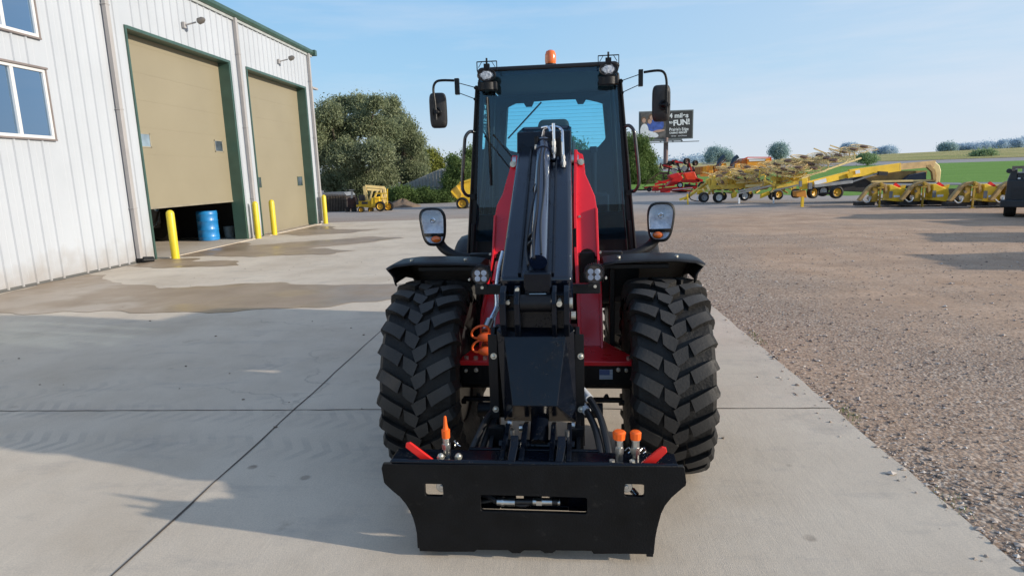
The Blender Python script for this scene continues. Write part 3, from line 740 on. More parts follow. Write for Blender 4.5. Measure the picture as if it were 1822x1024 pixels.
# ---- faceted nose cover
mb = MB(); bm = mb.bm
def v(*p): return bm.verts.new(p)
tl, tr_, br, bl = v(-.142, -.62, .930), v(.150, -.62, .930), v(.110, -.735, .625), v(-.100, -.735, .625)
otl, otr, obr, obl = v(-.186, -.588, .955), v(.192, -.588, .955), v(.200, -.600, .49), v(-.160, -.600, .492)
ubr, ubl = v(.165, -.58, .487), v(-.135, -.58, .487)
otl2, otr2 = v(-.165, -.52, .975), v(.17, -.52, .975)
for f in ((tl, bl, br, tr_), (tl, otl, obl, bl), (tr_, br, obr, otr), (bl, obl, ubl, ubr, obr, br), (tl, tr_, otr, otr2, otl2, otl)): bm.faces.new(f)
NC = mb.build('nose_cover', BLACK, L); 
sm = NC.modifiers.new('s', 'SOLIDIFY'); sm.thickness = .008; sm.offset = -1; bv = NC.modifiers.new('b', 'BEVEL'); bv.width = .004; bv.segments = 2
MB().b2((-.205, -.50, .47), (.205, -.44, .95)).build('nose_back_plate', BLACKM, L)
# side plates of the quick hitch
mb = MB()
for s in (-1, 1):
    x0 = -.218 if s < 0 else .197
    mb.prism([(x0, -.54, .96), (x0, -.572, .93), (x0, -.572, .50), (x0, -.90, .40), (x0, -.90, .28), (x0, -.5, .28), (x0, -.42, .5), (x0, -.42, .9)], (.020, 0, 0))
    xf = -.232 if s < 0 else .192
    mb.loft([(xf, -.575, .93), (xf+.046, -.575, .93), (xf+.046, -.567, .93), (xf, -.567, .93)], [(xf, -.585, .36), (xf+.046, -.585, .36), (xf+.046, -.577, .36), (xf, -.577, .36)])
for xa, xb in ((-.226, -.150), (.160, .232)): mb.b2((xa, -.70, .26), (xb, -.66, .50))
SP = mb.build('hitch_side_plate', BLACKM, L, bevel=.002)
mb = MB()
for x, z in ((-.205, .822), (-.203, .548), (.222, .822), (.220, .552)):
    y = -.576-(.93-z)*.018; mb.cyl((x, y+.004, z), (x, y-.006, z), .0155, n=18); mb.ball((x, y-.006, z), (.010, .006, .010), 10)
mb.build('bolt', BOLT, SP, smooth=True)
# stub pipes and step bars beside the hitch
for s in (-1, 1):
    mb = MB(); x0 = .22*s; mb.cyl((x0, -.2, .395), (.33*s+(.01 if s > 0 else -.03), -.2, .395), .042, n=24)
    mb.b2((min(x0, .45*s), -.19, .436), (max(x0, .45*s), -.15, .455)); mb.cyl((.345*s, -.17, .44), (.365*s, -.17, .475), .012, n=8); mb.cyl((.375*s, -.17, .44), (.36*s, -.17, .478), .010, n=8)
    mb.cyl((.43*s, -.17, .43), (.46*s, -.17, .43), .016, n=10)
    mb.build('hose_rest', BLACKM, L, bevel=.003)
# tilt links and linkage behind the plate
mb = MB()
for x in (-.13, -.045, .09, .165):
    mb.prism([(x-.012, -.62, .50), (x-.012, -.70, .52), (x-.012, -.97, .47), (x-.012, -.97, .40), (x-.012, -.75, .36), (x-.012, -.60, .40)], (.024, 0, 0))
mb.cyl((-.17, -.74, .43), (.19, -.74, .43), .028, n=20); mb.cyl((.02, -.45, .60), (.02, -.76, .44), .045, n=24)
LK = mb.build('tilt_linkage', BLACK, L, bevel=.004)
mb = MB()
for x in (-.10, .155): mb.cyl((x, -.79, .50), (x, -.79, .53), .011, n=10)
mb.cyl((-.135, -.66, .505), (-.115, -.66, .505), .02, n=16); mb.cyl((.175, -.66, .50), (.19, -.66, .50), .018, n=16); mb.cyl((-.075, -.7, .5), (-.06, -.7, .5), .018, n=12)
mb.build('grease_nipple', STEEL, LK, smooth=True)
# hoses
mb = MB()
mb.tube([(.205, -.45, .63), (.26, -.55, .60), (.315, -.68, .54), (.345, -.84, .43), (.33, -.95, .36)], .017)
mb.tube([(.20, -.45, .58), (.245, -.58, .55), (.29, -.72, .50), (.31, -.86, .41), (.28, -.95, .34)], .017)
mb.tube([(-.20, -.45, .52), (-.24, -.58, .51), (-.27, -.70, .47), (-.30, -.84, .40), (-.28, -.95, .34)], .017)
mb.tube([(-.19, -.45, .50), (-.225, -.58, .48), (-.245, -.72, .43), (-.26, -.86, .38)], .015)
HS = mb.build('hydraulic_hose', HOSE, L, smooth=True)
mb = MB(); mb.cyl((.228, -.50, .617), (.262, -.56, .598), .0215, n=16); mb.cyl((.218, -.53, .563), (.25, -.595, .545), .0215, n=16)
mb.build('hose_collar', mat('grey_collar', (.55, .57, .6), .4), HS, smooth=True)

# ---- coupler plate
outl = [(-.655, .452), (-.662, .432), (-.655, .366), (-.650, .358), (-.615, .322), (-.588, .298), (-.562, .262), (-.545, .228), (-.532, .190), (-.524, .150), (-.518, .10), (-.515, .066), (-.511, .030), (-.400, .028), (-.262, .030), (-.250, .040), (-.108, .040), (-.090, .026), (-.055, .026), (-.038, .040), (.035, .041), (.055, .028), (.088, .029), (.105, .042), (.262, .042), (.270, .028), (.400, .030), (.527, .030), (.533, .105), (.540, .150), (.556, .225), (.572, .270), (.600, .318), (.645, .372), (.656, .384), (.658, .40), (.650, .462), (.645, .470)]
outl = [(x, z+(.006+.026*(x+.5))*max(0, min(1, (.40-z)/.2))*1.0) for x, z in outl]
def rr(x0, x1, z0, z1, r=.012):
    o = []
    for cx_, cz_, a0 in ((x1-r, z1-r, 0), (x0+r, z1-r, 90), (x0+r, z0+r, 180), (x1-r, z0+r, 270)):
        for k in range(4): a = R(a0+k*30); o.append((cx_+r*math.cos(a), cz_+r*math.sin(a)))
    return o
CP = flat('coupler_plate', outl, [rr(-.474, -.388, .302, .366), rr(.400, .488, .326, .388), rr(-.226, .245, .238, .320)], .022, PLATEM, L, -1.0, bev=.002)
mb = MB(); mb.b2((-.63, -.988, .442), (.63, -.86, .458)); mb.b2((-.53, -.90, .03), (-.50, -.985, .44)); mb.b2((.50, -.90, .03), (.53, -.985, .44))
mb.b2((-.30, -.92, .20), (-.15, -.90, .455)); mb.b2((.16, -.92, .20), (.30, -.90, .455)); mb.b2((-.15, -.90, .19), (.16, -.88, .212)); mb.b2((-.30, -.84, .262), (.30, -.82, .455)); mb.b2((-.30, -.84, .16), (-.085, -.82, .262)); mb.b2((.07, -.84, .16), (.30, -.82, .262)); mb.b2((-.05, -.84, .16), (.035, -.82, .238))  # includes added dark backing boxes that keep the slot opening dark
mb.cyl((-.62, -.995, .462), (.625, -.995, .466), .011, n=14)
mb.build('coupler_frame', BLACK, CP, bevel=.003, split=False)
mb = MB()
for x in (-.085, .125): mb.prism([(x-.02, -.99, .458), (x-.015, -.88, .458), (x-.012, -.86, .53), (x-.008, -.90, .55), (x-.006, -.94, .52)], (.035, 0, 0))
mb.build('hook_lug', BLACK, CP, bevel=.004)
mb = MB()
for (x, z) in ((-.400, .340), (.412, .362)): mb.cyl((x, -.96, z), (x, -.99, z), .026, n=24); mb.cyl((x, -.99, z), (x, -.996, z), .010, n=12)
mb.build('locking_pin', STEEL, CP, bevel=.002, smooth=True)
mb = MB(); mb.cyl((.435, -.95, .335), (.46, -.955, .305), .009, n=12)
for k in range(5): mb.cyl((.44+.004*k, -.955, .33-.005*k), (.442+.004*k, -.955, .3275-.005*k), .014, n=12)
mb.build('spring', CHROME, CP, split=False)
mb = MB(); mb.prism([(-.445, -.94, .366), (-.39, -.94, .366), (-.40, -.94, .345), (-.42, -.94, .335)], (0, .015, 0)); mb.prism([(.43, -.94, .385), (.485, -.94, .385), (.462, -.94, .372), (.44, -.94, .36)], (0, .015, 0))
mb.build('lock_tab', REDL, CP)
# red lock handles standing above the plate
for s in (-1, 1):
    mb = MB(); x0, x1 = (.46*s, .548*s) if s < 0 else (.498, .572)
    z0, z1 = .452, .535
    d = .026*s
    pts = [(x0, z0), (x0-d*1.3, z0), (x1-d*1.1, z1-.008), (x1-d*.4, z1+.006), (x1+d*.3, z1+.002), (x1+d*.45, z1-.018), (x0+d*.9+d*.5, z0+.012), (x0+d*1.0, z0)]
    mb.prism([(a, -.975, b) for a, b in pts], (0, .014, 0)); mb.build('lock_handle', REDL, CP, bevel=.003)
# quick couplers in the slot
mb = MB(); mb.cyl((-.155, -.972, .268), (-.075, -.972, .267), .018, n=20); mb.cyl((-.135, -.972, .268), (-.125, -.972, .268), .022, n=20); mb.cyl((.005, -.972, .273), (.09, -.972, .274), .016, n=20); mb.cyl((.02, -.972, .273), (.045, -.972, .273), .020, n=6); mb.cyl((.115, -.972, .273), (.125, -.972, .273), .014, n=16)
mb.build('quick_coupler', STEEL, CP, smooth=True)
mb = MB(); mb.tube([(-.30, -.93, .27), (-.22, -.94, .285), (-.155, -.972, .268)], .015); mb.cyl((-.08, -.972, .27), (.12, -.972, .274), .0135, n=16)
mb.tube([(-.29, -.965, .245), (-.15, -.95, .262), (-.05, -.972, .252), (-.01, -.972, .262)], .009); mb.build('coupler_hose', HOSE, CP, smooth=True)
# bolts and ports on the flange, orange caps
mb = MB()
for x, z in ((-.405, .46), (-.325, .462)): mb.cyl((x, -.955, z), (x, -.955, z+.012), .018, n=6); mb.ball((x, -.955, z+.012), (.014, .014, .012), 12)
for x in (.352, .437): mb.cyl((x, -.98, .46), (x, -.98, .480), .013, n=6)
mb.build('bolt', BOLT, CP, smooth=True, autos=30)
mb = MB(); mb.b2((-.395, -.93, .457), (-.37, -.91, .50)); mb.cyl((-.385, -.92, .47), (-.385, -.92, .545), .016, n=18); mb.cyl((-.385, -.92, .49), (-.385, -.92, .515), .021, n=6)
for x in (.385, .455): mb.cyl((x, -.93, .455), (x, -.93, .56), .0165, n=20); mb.cyl((x, -.93, .49), (x, -.93, .52), .0215, n=6); mb.cyl((x, -.93, .55), (x, -.93, .565), .020, n=20)
mb.build('hydraulic_port', STEEL, CP, smooth=True, autos=30)
mb = MB(); mb.lathe([(0, .0), (0, .018), (.038, .019), (.04, .013), (.06, .009), (.10, .006), (.105, 0)], (-.385, -.92, .543), 'Z', n=20)
mb.build('orange_cap', ORANGE, CP, smooth=True)
for x, w_ in ((.385, .027), (.455, .023)):
    mb = MB(); mb.lathe([(0, 0), (0, w_), (.030, w_*1.08), (.036, w_*.8), (.038, 0)], (x, -.93, .556), 'Z', n=10); mb.build('orange_cap', ORANGE, CP, smooth=True, autos=30)
mb = MB()
mb.tube([(-.345, -.915, .50), (-.335, -.915, .515), (-.33, -.915, .525)], .0025, n=5); mb.tube([(-.35, -.915, .525), (-.335, -.915, .508), (-.322, -.915, .50)], .0025, n=5); mb.tube([(-.349, -.915, .495), (-.346, -.915, .515), (-.345, -.915, .53)], .0025, n=5)
for x in (.42, .485): mb.tube([(x-.01, -.93, .50), (x+.005, -.93, .515), (x+.014, -.93, .50), (x+.004, -.93, .49)], .003, n=5)
mb.build('retaining_clip', CHROME, CP, split=True)

# ---- hydraulic couplers with dust caps on the left
mb = MB(); mb.tube([(-.20, -.10, 1.28), (-.225, -.14, 1.18), (-.235, -.18, 1.08), (-.235, -.20, .99), (-.262, -.24, .93), (-.275, -.25, .90)], .0125)
mb.tube([(-.175, -.10, 1.22), (-.195, -.14, 1.10), (-.222, -.19, .99), (-.245, -.22, .94), (-.25, -.24, .88)], .010)
mb.build('hydraulic_pipe', mat('zinc_pipe', (.62, .68, .78), .22, metal=.8, var=.08), L, smooth=True)
mb = MB()
for z in (.88, .80): mb.cyl((-.268, -.24, z+.04), (-.285, -.30, z-.005), .025, n=20)
mb.build('quick_coupler', STEEL, L, smooth=True)
for z in (.862, .785):
    mb = MB(); mb.lathe([(0, .001), (0, .030), (.035, .044), (.045, .040), (.045, .001)], (-.272, -.285, z-.02), 'Y', n=22, rot=Euler((R(35), 0, R(12))).to_matrix())
    n_ = 26; ring = []
    for k in range(n_):
        a = 2*math.pi*k/n_; ring.append((-.312+.048*math.cos(a), -.31-.006*math.sin(a), z+.012+.034*math.sin(a)+.012*math.cos(a)))
    mb.tube(ring+[ring[0]], .0065, n=8, sub=1)
    mb.ball((-.282, -.318, z-.016), (.046, .016, .025), 16)
    mb.build('dust_cap', DORANGE, L, smooth=True)
mb = MB(); mb.tube([(-.262, -.26, .74), (-.270, -.265, .68), (-.262, -.265, .625), (-.248, -.26, .64), (-.245, -.255, .70)], .009); mb.build('lock_lever', REDL, L, smooth=True)
mb = MB(); mb.cyl((-.262, -.05, 1.10), (-.243, .02, 1.20), .020, n=18); mb.cyl((-.262, -.06, 1.09), (-.268, -.08, 1.06), .012, n=12)
mb.build('red_accumulator', RED, L, smooth=True)

# ---- fenders
def fender(s):
    pr = [(.35, 1.10), (.355, 1.198), (.42, 1.205), (.60, 1.212), (.75, 1.212), (.86, 1.200), (.897, 1.185), (.880, 1.168), (.860, 1.140), (.850, 1.095)]
    # sections along an arc over the wheel
    secs = []
    for y, dz, sc in ((-.05, -.012, .985), (-.03, -.004, 1), (.05, .0, 1), (.2, 0, 1), (.36, -.035, 1), (.50, -.11, 1), (.60, -.23, 1), (.65, -.38, 1)):
        secs.append([(s*x*sc+.004, y, z+dz) for x, z in pr])
    mb = MB(); rows = [[mb.bm.verts.new(p) for p in r] for r in secs]
    for a, b in zip(rows, rows[1:]):
        for k in range(len(pr)-1): mb.bm.faces.new((a[k], a[k+1], b[k+1], b[k]))
    f = mb.build('fender', PLAST, L, smooth=True, autos=50)
    q = f.modifiers.new('s', 'SOLIDIFY'); q.thickness = .008; q.offset = 1
    mb = MB(); mb.b2((s*.40, .25, .62), (s*.43, .35, 1.12)); mb.b2((s*.30, .02, 1.155), (s*.72, .06, 1.18))
    mb.build('fender_bracket', BLACKM, f, bevel=.003)
    mb = MB()
    for x in (.44, .76): mb.cyl((s*x, .03, 1.215), (s*x, .03, 1.226), .011, n=6)
    mb.build('bolt', BOLT, f)
fender(1); fender(-1)

# ---- headlights on curved arms
for s in (-1, 1):
    cx = -.735 if s < 0 else .730; cz = 1.375; y = .50
    mb = MB(); rows = []
    shp = []
    for k in range(28):
        a = 2*math.pi*k/28; c_, s_ = math.cos(a), math.sin(a)
        x = .082*math.copysign(abs(c_)**.62, c_); z = .126*math.copysign(abs(s_)**.62, s_); x *= 1+.14*(z/.126)
        x += s*-.0*z; shp.append((x, z))
    ROT = lambda x, z, dy: (cx+x-s*.10*z*0-s*.13*z*-.35, y+dy, cz+z)
    def ring(sc, dy): return [mb.bm.verts.new(ROT(x*sc, z*sc, dy)) for x, z in shp]
    rs = [ring(.90, -.018), ring(1.0, -.012), ring(1.0, .02), ring(.9, .07), ring(.55, .11)]
    for a, b in zip(rs, rs[1:]):
        for k in range(28): mb.bm.faces.new((a[k], a[(k+1) % 28], b[(k+1) % 28], b[k]))
    mb.bm.faces.new(rs[-1]); 
    inner = [mb.bm.verts.new(ROT(x*.88, z*.88, .064)) for x, z in shp]
    for k in range(28): mb.bm.faces.new((rs[0][k], inner[k], inner[(k+1) % 28], rs[0][(k+1) % 28]))
    mb.bm.faces.new(inner)
    H = mb.build('headlight', PLAST, L, smooth=True)
    up_ = [(x*.87, z*.87) for x, z in shp]
    top = [p for p in up_ if p[1] > -.045]; bot = [p for p in up_ if p[1] < -.05]
    def fill(pp, name, m, dy, dome):
        mb = MB(); cxx = sum(p[0] for p in pp)/len(pp); czz = sum(p[1] for p in pp)/len(pp)
        prev = [mb.bm.verts.new(ROT(a, b, dy)) for a, b in pp]; n = len(pp)
        for k_ in (.75, .45, .2):
            nx = [mb.bm.verts.new(ROT(cxx+(a-cxx)*k_, czz+(b-czz)*k_, dy+dome*(1-k_*k_))) for a, b in pp]
            for k in range(n): mb.bm.faces.new((prev[k], prev[(k+1) % n], nx[(k+1) % n], nx[k]))
            prev = nx
        mb.bm.faces.new(prev); return mb.build(name, m, H, smooth=True)
    top.sort(key=lambda p: math.atan2(p[1]-.03, p[0])); bot.sort(key=lambda p: math.atan2(p[1]+.08, p[0]))
    fill(top, 'reflector', LENS, .008, .05)
    mb = MB()
    mb.lathe([(0, .016), (-.008, .018), (-.011, .013), (.0, .010)], ROT(0, .04, .02), 'Y', n=20)
    mb.build('bulb_ring', CHROME, H, smooth=True, split=False)
    fill(bot, 'reflector', LENS, .006, .02)
    mb = MB(); mb.ball(ROT(-s*.012, -.082, .0), (.034, .012, .022), 16); mb.build('indicator', AMBER, H, smooth=True)
    mb = MB(); rr_ = [mb.bm.verts.new(ROT(x*.89, z*.89, -.016)) for x, z in shp]; c0 = [mb.bm.verts.new(ROT(x*.5, z*.5, -.030)) for x, z in shp]
    for k in range(28): mb.bm.faces.new((rr_[k], rr_[(k+1) % 28], c0[(k+1) % 28], c0[k]))
    mb.bm.faces.new(c0); mb.build('lens', LENSF, H, smooth=True)
    mb = MB()
    mb.tube([(cx-s*.01, y+.06, 1.30), (cx-s*.045, y+.05, 1.235), (cx-s*.11, y+.02, 1.195), (cx-s*.19, y, 1.172), (cx-s*.30, y-.0, 1.168), (cx-s*.42, y, 1.172)], lambda t: .034-.008*t, n=12)
    mb.b2((min(cx-s*.24, cx-s*.42), y-.035, 1.155), (max(cx-s*.24, cx-s*.42), y+.04, 1.196))
    mb.build('headlight_arm', PLAST, L, smooth=True, bevel=.004)

# ---- round work lights on the boom head brackets
for s in (-1, 1):
    x = -.290 if s < 0 else .293; y = -.36; z = 1.188
    mb = MB()
    mb.cyl((x, y, z), (x, y+.045, z), .050, .046, n=32); mb.cyl((x, y+.045, z), (x, y+.075, z), .030, n=24)
    for k in range(15):
        a = math.pi*(.02+.96*k/14); mb.bar((x+.047*math.cos(a), y+.004, z+.047*math.sin(a)), (x+.047*math.cos(a), y+.05, z+.047*math.sin(a)), .005, .012, up=(math.cos(a), 0, math.sin(a)))
    mb.b2((x-.03, y+.0, z-.066), (x+.03, y+.03, z-.048))
    W_ = mb.build('work_light', PLAST, L, smooth=True, autos=30)
    mb = MB()
    for dx, dz in ((-.017, .014), (.017, .014), (-.017, -.016), (.017, -.016)): mb.lathe([(0, .015), (.006, .010), (.010, .004), (.010, .0005)], (x+dx, y-.002, z+dz), 'Y', n=14)
    mb.cyl((x, y+.0015, z), (x, y+.003, z), .042, n=30); mb.build('reflector', LENS, W_, smooth=True, split=False)
    MB().cyl((x, y-.006, z), (x, y-.004, z), .043, n=30).build('lens', LENSF, W_)
    mb = MB(); xa, xb = sorted((.17*s, .325*s)); mb.b2((xa, y+.01, 1.085), (xb, y+.05, 1.135)); mb.build('light_bracket', BLACKM, W_, bevel=.004)
    mb = MB(); mb.cyl((x+.005, y+.02, 1.125), (x+.005, y-.003, 1.125), .009, n=6); mb.cyl((x+.06*s, y+.02, z-.02), (x+.06*s, y-.01, z-.02), .006, n=6); mb.build('bolt', BOLT, W_)

# ================= cab
yf, yr = 1.20, 2.50
def cabx(z): return .512+(2.45-z)*.088      # half width at height z
CB = MB()
for s in (-1, 1):
    for (yy, wd) in ((yf, .050), (yr, .08)):
        a = [(s*(cabx(1.0)-wd), yy, 1.0), (s*cabx(1.0), yy, 1.0), (s*cabx(1.0), yy+.07, 1.0), (s*(cabx(1.0)-wd), yy+.07, 1.0)]
        b = [(s*(cabx(2.40)-wd), yy+(.04 if yy < 2 else -.03), 2.40), (s*cabx(2.40), yy+(.04 if yy < 2 else -.03), 2.40), (s*cabx(2.40), yy+.11, 2.40), (s*(cabx(2.40)-wd), yy+.11, 2.40)]
        CB.loft(a, b)
    CB.loft([(s*(cabx(1.0)-.04), yf, 1.0), (s*cabx(1.0), yf, 1.0), (s*cabx(1.0), yr, 1.0), (s*(cabx(1.0)-.04), yr, 1.0)], [(s*(cabx(1.34)-.04), yf, 1.34), (s*cabx(1.34), yf, 1.34), (s*cabx(1.34), yr, 1.34), (s*(cabx(1.34)-.04), yr, 1.34)])
    CB.bar((s*(cabx(1.7)-.02), 1.95, 1.3), (s*(cabx(2.4)-.02), 1.95, 2.42), .05, .035)
CB.b2((-.60, yf+.02, .80), (.60, yf+.10, 1.40)); CB.b2((-.60, yr-.02, .62), (.60, yr+.06, 1.50)); CB.b2((-.60, yf, .80), (.60, yr, .88))
CAB = CB.build('cab', PLAST, L, bevel=.012, seg=3, smooth=True)
mb = MB(); 
mb.loft([(-.525, yf+.0, 2.437), (.525, yf+.0, 2.437), (.545, yr+.08, 2.43), (-.545, yr+.08, 2.43)], [(-.500, yf+.01, 2.475), (.500, yf+.01, 2.475), (.5, yr+.05, 2.50), (-.5, yr+.05, 2.50)])
mb.build('roof', PLAST, CAB, bevel=.02, seg=3, smooth=True)
# liner with the sky-lit rear window opening
ro_ = [(-.55, 1.45), (.55, 1.45), (.52, 2.45), (-.52, 2.45)]
wi = [(-.36, 1.90), (.33, 1.90), (.40, 1.925), (.46, 1.99), (.488, 2.06), (.487, 2.28), (.455, 2.305), (.40, 2.325), (.33, 2.345), (.29, 2.352), (.265, 2.315), (.215, 2.315), (.195, 2.36), (.0, 2.362), (-.19, 2.355), (-.21, 2.31), (-.265, 2.31), (-.285, 2.345), (-.36, 2.345), (-.43, 2.315), (-.49, 2.28), (-.515, 2.25), (-.515, 2.06), (-.49, 1.99), (-.43, 1.92)]
RW = flat('rear_window_frame', ro_, [wi], .03, INTER, CAB, yr-.03)
MB().poly([(-.53, yr+.0, 1.88), (.53, yr+.0, 1.88), (.53, yr+.0, 2.38), (-.53, yr+.0, 2.38)]).build('rear_window', RGLASS, CAB)
mb = MB()
for k in range(13): mb.b2((-.52, yr-.004, 1.93+k*.034), (.5, yr-.002, 1.9312+k*.034))
mb.build('heater_wires', mat('heater_wire', (.10, .16, .18), .6), CAB, split=False)
MB().b2((-.50, yf+.03, 2.415), (.50, yr, 2.430)).build('headliner', INTER, CAB)
mb = MB(); mb.loft([(-.572, yf-.010, 1.20), (.572, yf-.010, 1.20), (.572, yf-.004, 1.20), (-.572, yf-.004, 1.20)], [(-.492, yf+.008, 2.44), (.492, yf+.008, 2.44), (.492, yf+.014, 2.44), (-.492, yf+.014, 2.44)])
mb.build('windshield', WSHIELD, CAB)
for s in (-1, 1):
    MB().poly([(s*(cabx(1.33)-.01), yf+.06, 1.33), (s*(cabx(1.33)-.01), yr, 1.33), (s*(cabx(2.4)-.01), yr, 2.40), (s*(cabx(2.4)-.01), yf+.09, 2.40)]).build('side_window', SGLASS, CAB)
# windshield trim strips
mb = MB()
for s in (-1, 1): mb.bar((s*(cabx(1.1)-.055), yf-.006, 1.10), (s*(cabx(2.36)-.055), yf+.03, 2.36), .012, .010)
mb.build('windshield_seal', mat('seal_rubber', (.025, .027, .03), .25), CAB)
# interior
mb = MB(); mb.b2((-.25, 1.75, 1.28), (.25, 2.15, 1.42)); mb.loft([(-.22, 2.06, 1.40), (.22, 2.06, 1.40), (.22, 2.18, 1.40), (-.22, 2.18, 1.40)], [(-.19, 2.14, 1.98), (.19, 2.14, 1.98), (.19, 2.24, 1.98), (-.19, 2.24, 1.98)])
ST = mb.build('seat', SEATM, CAB, bevel=.04, seg=4, smooth=True)
mb = MB(); mb.loft([(-.175, 2.10, 1.96), (.175, 2.10, 1.96), (.175, 2.20, 1.96), (-.175, 2.20, 1.96)], [(-.125, 2.14, 2.165), (.125, 2.14, 2.165), (.125, 2.21, 2.165), (-.125, 2.21, 2.165)])
mb.build('headrest', SEATM, ST, bevel=.035, seg=4, smooth=True)
mb = MB(); mb.b2((.28, 1.6, 1.2), (.46, 2.1, 1.52)); mb.cyl((.34, 1.72, 1.5), (.335, 1.68, 1.86), .022, .030, n=16); mb.b2((.305, 1.66, 1.84), (.37, 1.72, 1.90))
mb.build('armrest_console', INTER, CAB, bevel=.015, seg=3, smooth=True)
mb = MB(); mb.lathe([(0, .17), (.012, .182), (.024, .17), (.012, .158), (0, .17)], (.0, 1.50, 1.62), 'Y', n=36, rot=Euler((R(-55), 0, 0)).to_matrix()); mb.cyl((0, 1.52, 1.62), (0, 1.36, 1.25), .03, n=14); mb.bar((-.16, 1.51, 1.62), (.16, 1.51, 1.62), .02)
mb.build('steering_wheel', INTER, CAB, smooth=True)
# wipers
mb = MB(); mb.cyl((-.468, yf+.012, 1.98), (-.468, yf-.012, 1.98), .010, n=10); mb.cyl((-.405, yf+.012, 1.985), (-.405, yf-.012, 1.985), .010, n=10)
mb.bar((-.468, yf-.016, 1.975), (-.26, yf-.02, 1.70), .014, .008); mb.bar((-.40, yf-.016, 1.98), (-.20, yf-.02, 1.73), .012, .008)
mb.bar((-.445, yf-.02, 2.26), (-.437, yf-.03, 1.62), .010, .014); mb.bar((-.443, yf-.028, 2.0), (-.44, yf-.028, 1.70), .018, .008)
mb.build('wiper', PLAST, CAB, bevel=.001)
mb = MB(); mb.bar((-.44, yr-.05, 2.03), (-.12, yr-.05, 2.345), .008, .014); mb.build('rear_wiper', PLAST, CAB)
# beacon
B_ = MB().cyl((.01, 1.55, 2.485), (.01, 1.55, 2.53), .046, .042, n=28).build('beacon', PLAST, CAB, smooth=True)
MB().lathe([(0, .040), (.02, .044), (.07, .043), (.095, .034), (.105, .015), (.107, 0)], (.01, 1.55, 2.528), 'Z', n=30).build('amber_dome', AMBER, B_, smooth=True)
# roof work lights
for s in (-1, 1):
    x = -.425 if s < 0 else .432; y = 1.06; z = 2.395
    mb = MB(); mb.lathe([(.075, .02), (.05, .055), (.0, .068), (-.01, .066), (-.004, .06)], (x, y, z), 'Y', n=32)
    for v_ in mb.bm.verts: v_.co.z = z+(v_.co.z-z)*.66
    mb.b2((x-.068, y+.01, z-.098), (x+.068, y+.09, z-.042)); mb.cyl((x, y+.05, z-.10), (x, y+.05, z-.045), .06, n=24)
    RL = mb.build('roof_light', PLAST, CAB, smooth=True, bevel=.006)
    mb = MB()
    for k in range(7):
        a = k*math.pi/3; dx, dz = (0, 0) if k == 6 else (.036*math.cos(a), .022*math.sin(a)); mb.lathe([(-.004, .014), (.004, .009), (.006, .001)], (x+dx, y+.0, z+dz), 'Y', n=12)
    mb.ball((x, y+.002, z), (.062, .008, .041), 24); mb.build('reflector', LEDM, RL, smooth=True, split=False)
    mb = MB(); yy = y+.03
    for xx in (x-.07, x+.072): mb.bar((xx, yy, 2.43), (xx, yy, 2.492), .005, .016)
    mb.bar((x-.07, yy, 2.492), (x+.072, yy, 2.492), .016, .005); mb.bar((x-.035, yy, 2.492), (x-.06, yy, 2.452), .004); mb.bar((x+.035, yy, 2.492), (x+.06, yy, 2.452), .004)
    mb.cyl((x, yy, 2.45), (x, yy, 2.515), .007, n=8); mb.b2((x-.02, yy-.02, 2.44), (x+.02, yy+.02, 2.475)); mb.build('light_guard', BLACKM, RL)
# mirrors
for s in (-1, 1):
    if s < 0: mx_, mz_, arm, bxk = -.772, 2.160, [(-.775, 2.09), (-.778, 2.20), (-.785, 2.30), (-.765, 2.345), (-.72, 2.355), (-.635, 2.350)], -.615
    else: mx_, mz_, arm, bxk = .786, 2.145, [(.815, 2.07), (.813, 2.20), (.810, 2.29), (.792, 2.338), (.75, 2.352), (.66, 2.345)], .640
    y = 1.0
    mb = MB(); hw, hh = .062, .122
    sh = []
    for k in range(32):
        a = 2*math.pi*k/32; c_, s_ = math.cos(a), math.sin(a); sh.append((hw*math.copysign(abs(c_)**.35, c_)*(1-.05*abs(s_)), hh*math.copysign(abs(s_)**.35, s_)))
    rot = Euler((R(4), 0, R(-6*s))).to_matrix()
    def rg(sc, dy): return [mb.bm.verts.new(Vector((mx_, y, mz_))+rot @ Vector((a*sc, dy, b*sc))) for a, b in sh]
    rs = [rg(.55, -.042), rg(.85, -.036), rg(.96, -.024), rg(1, -.004), rg(1, .01), rg(.93, .014)]
    for a, b in zip(rs, rs[1:]):
        for k in range(32): mb.bm.faces.new((a[k], a[(k+1) % 32], b[(k+1) % 32], b[k]))
    mb.bm.faces.new(rs[0][::-1]); mb.bm.faces.new(rs[-1])
    MI = mb.build('mirror', MIRRORP, CAB, smooth=True, autos=40)
    mb = MB(); px_ = arm[0][0]
    mb.lathe([(0, .034), (-.012, .036), (-.016, .026), (-.010, .024), (-.02, .014), (-.036, .010), (-.04, 0)], ((mx_+px_)/2, y-.040, mz_-.015), 'Y', n=24); mb.b2((px_-.012, y-.082, mz_-.028), (px_+.012, y-.055, mz_-.002)); mb.cyl((mx_-.02, y-.072, mz_-.015), (px_+s*.02, y-.072, mz_-.015), .006, n=10)
    mb.build('mirror_joint', BLACKM, MI, smooth=True, bevel=.002)
    mb = MB(); mb.tube([(a, y-.068, b) for a, b in arm], .0085, n=10)
    mb.b2((bxk-.014, y-.09, 2.255), (bxk+.014, y-.05, 2.362)); mb.cyl((bxk, y-.07, 2.335), (s*.52, yf+.0, 2.33), .003, n=6); mb.cyl((bxk, y-.07, 2.27), (s*.53, yf+.0, 2.25), .003, n=6)
    mb.cyl((s*.53, yf-.01, 2.33), (s*.53, yf+.03, 2.33), .012, n=8); mb.cyl((s*.535, yf-.01, 2.25), (s*.535, yf+.03, 2.25), .012, n=8); mb.build('mirror_arm', BLACKM, MI, smooth=True)
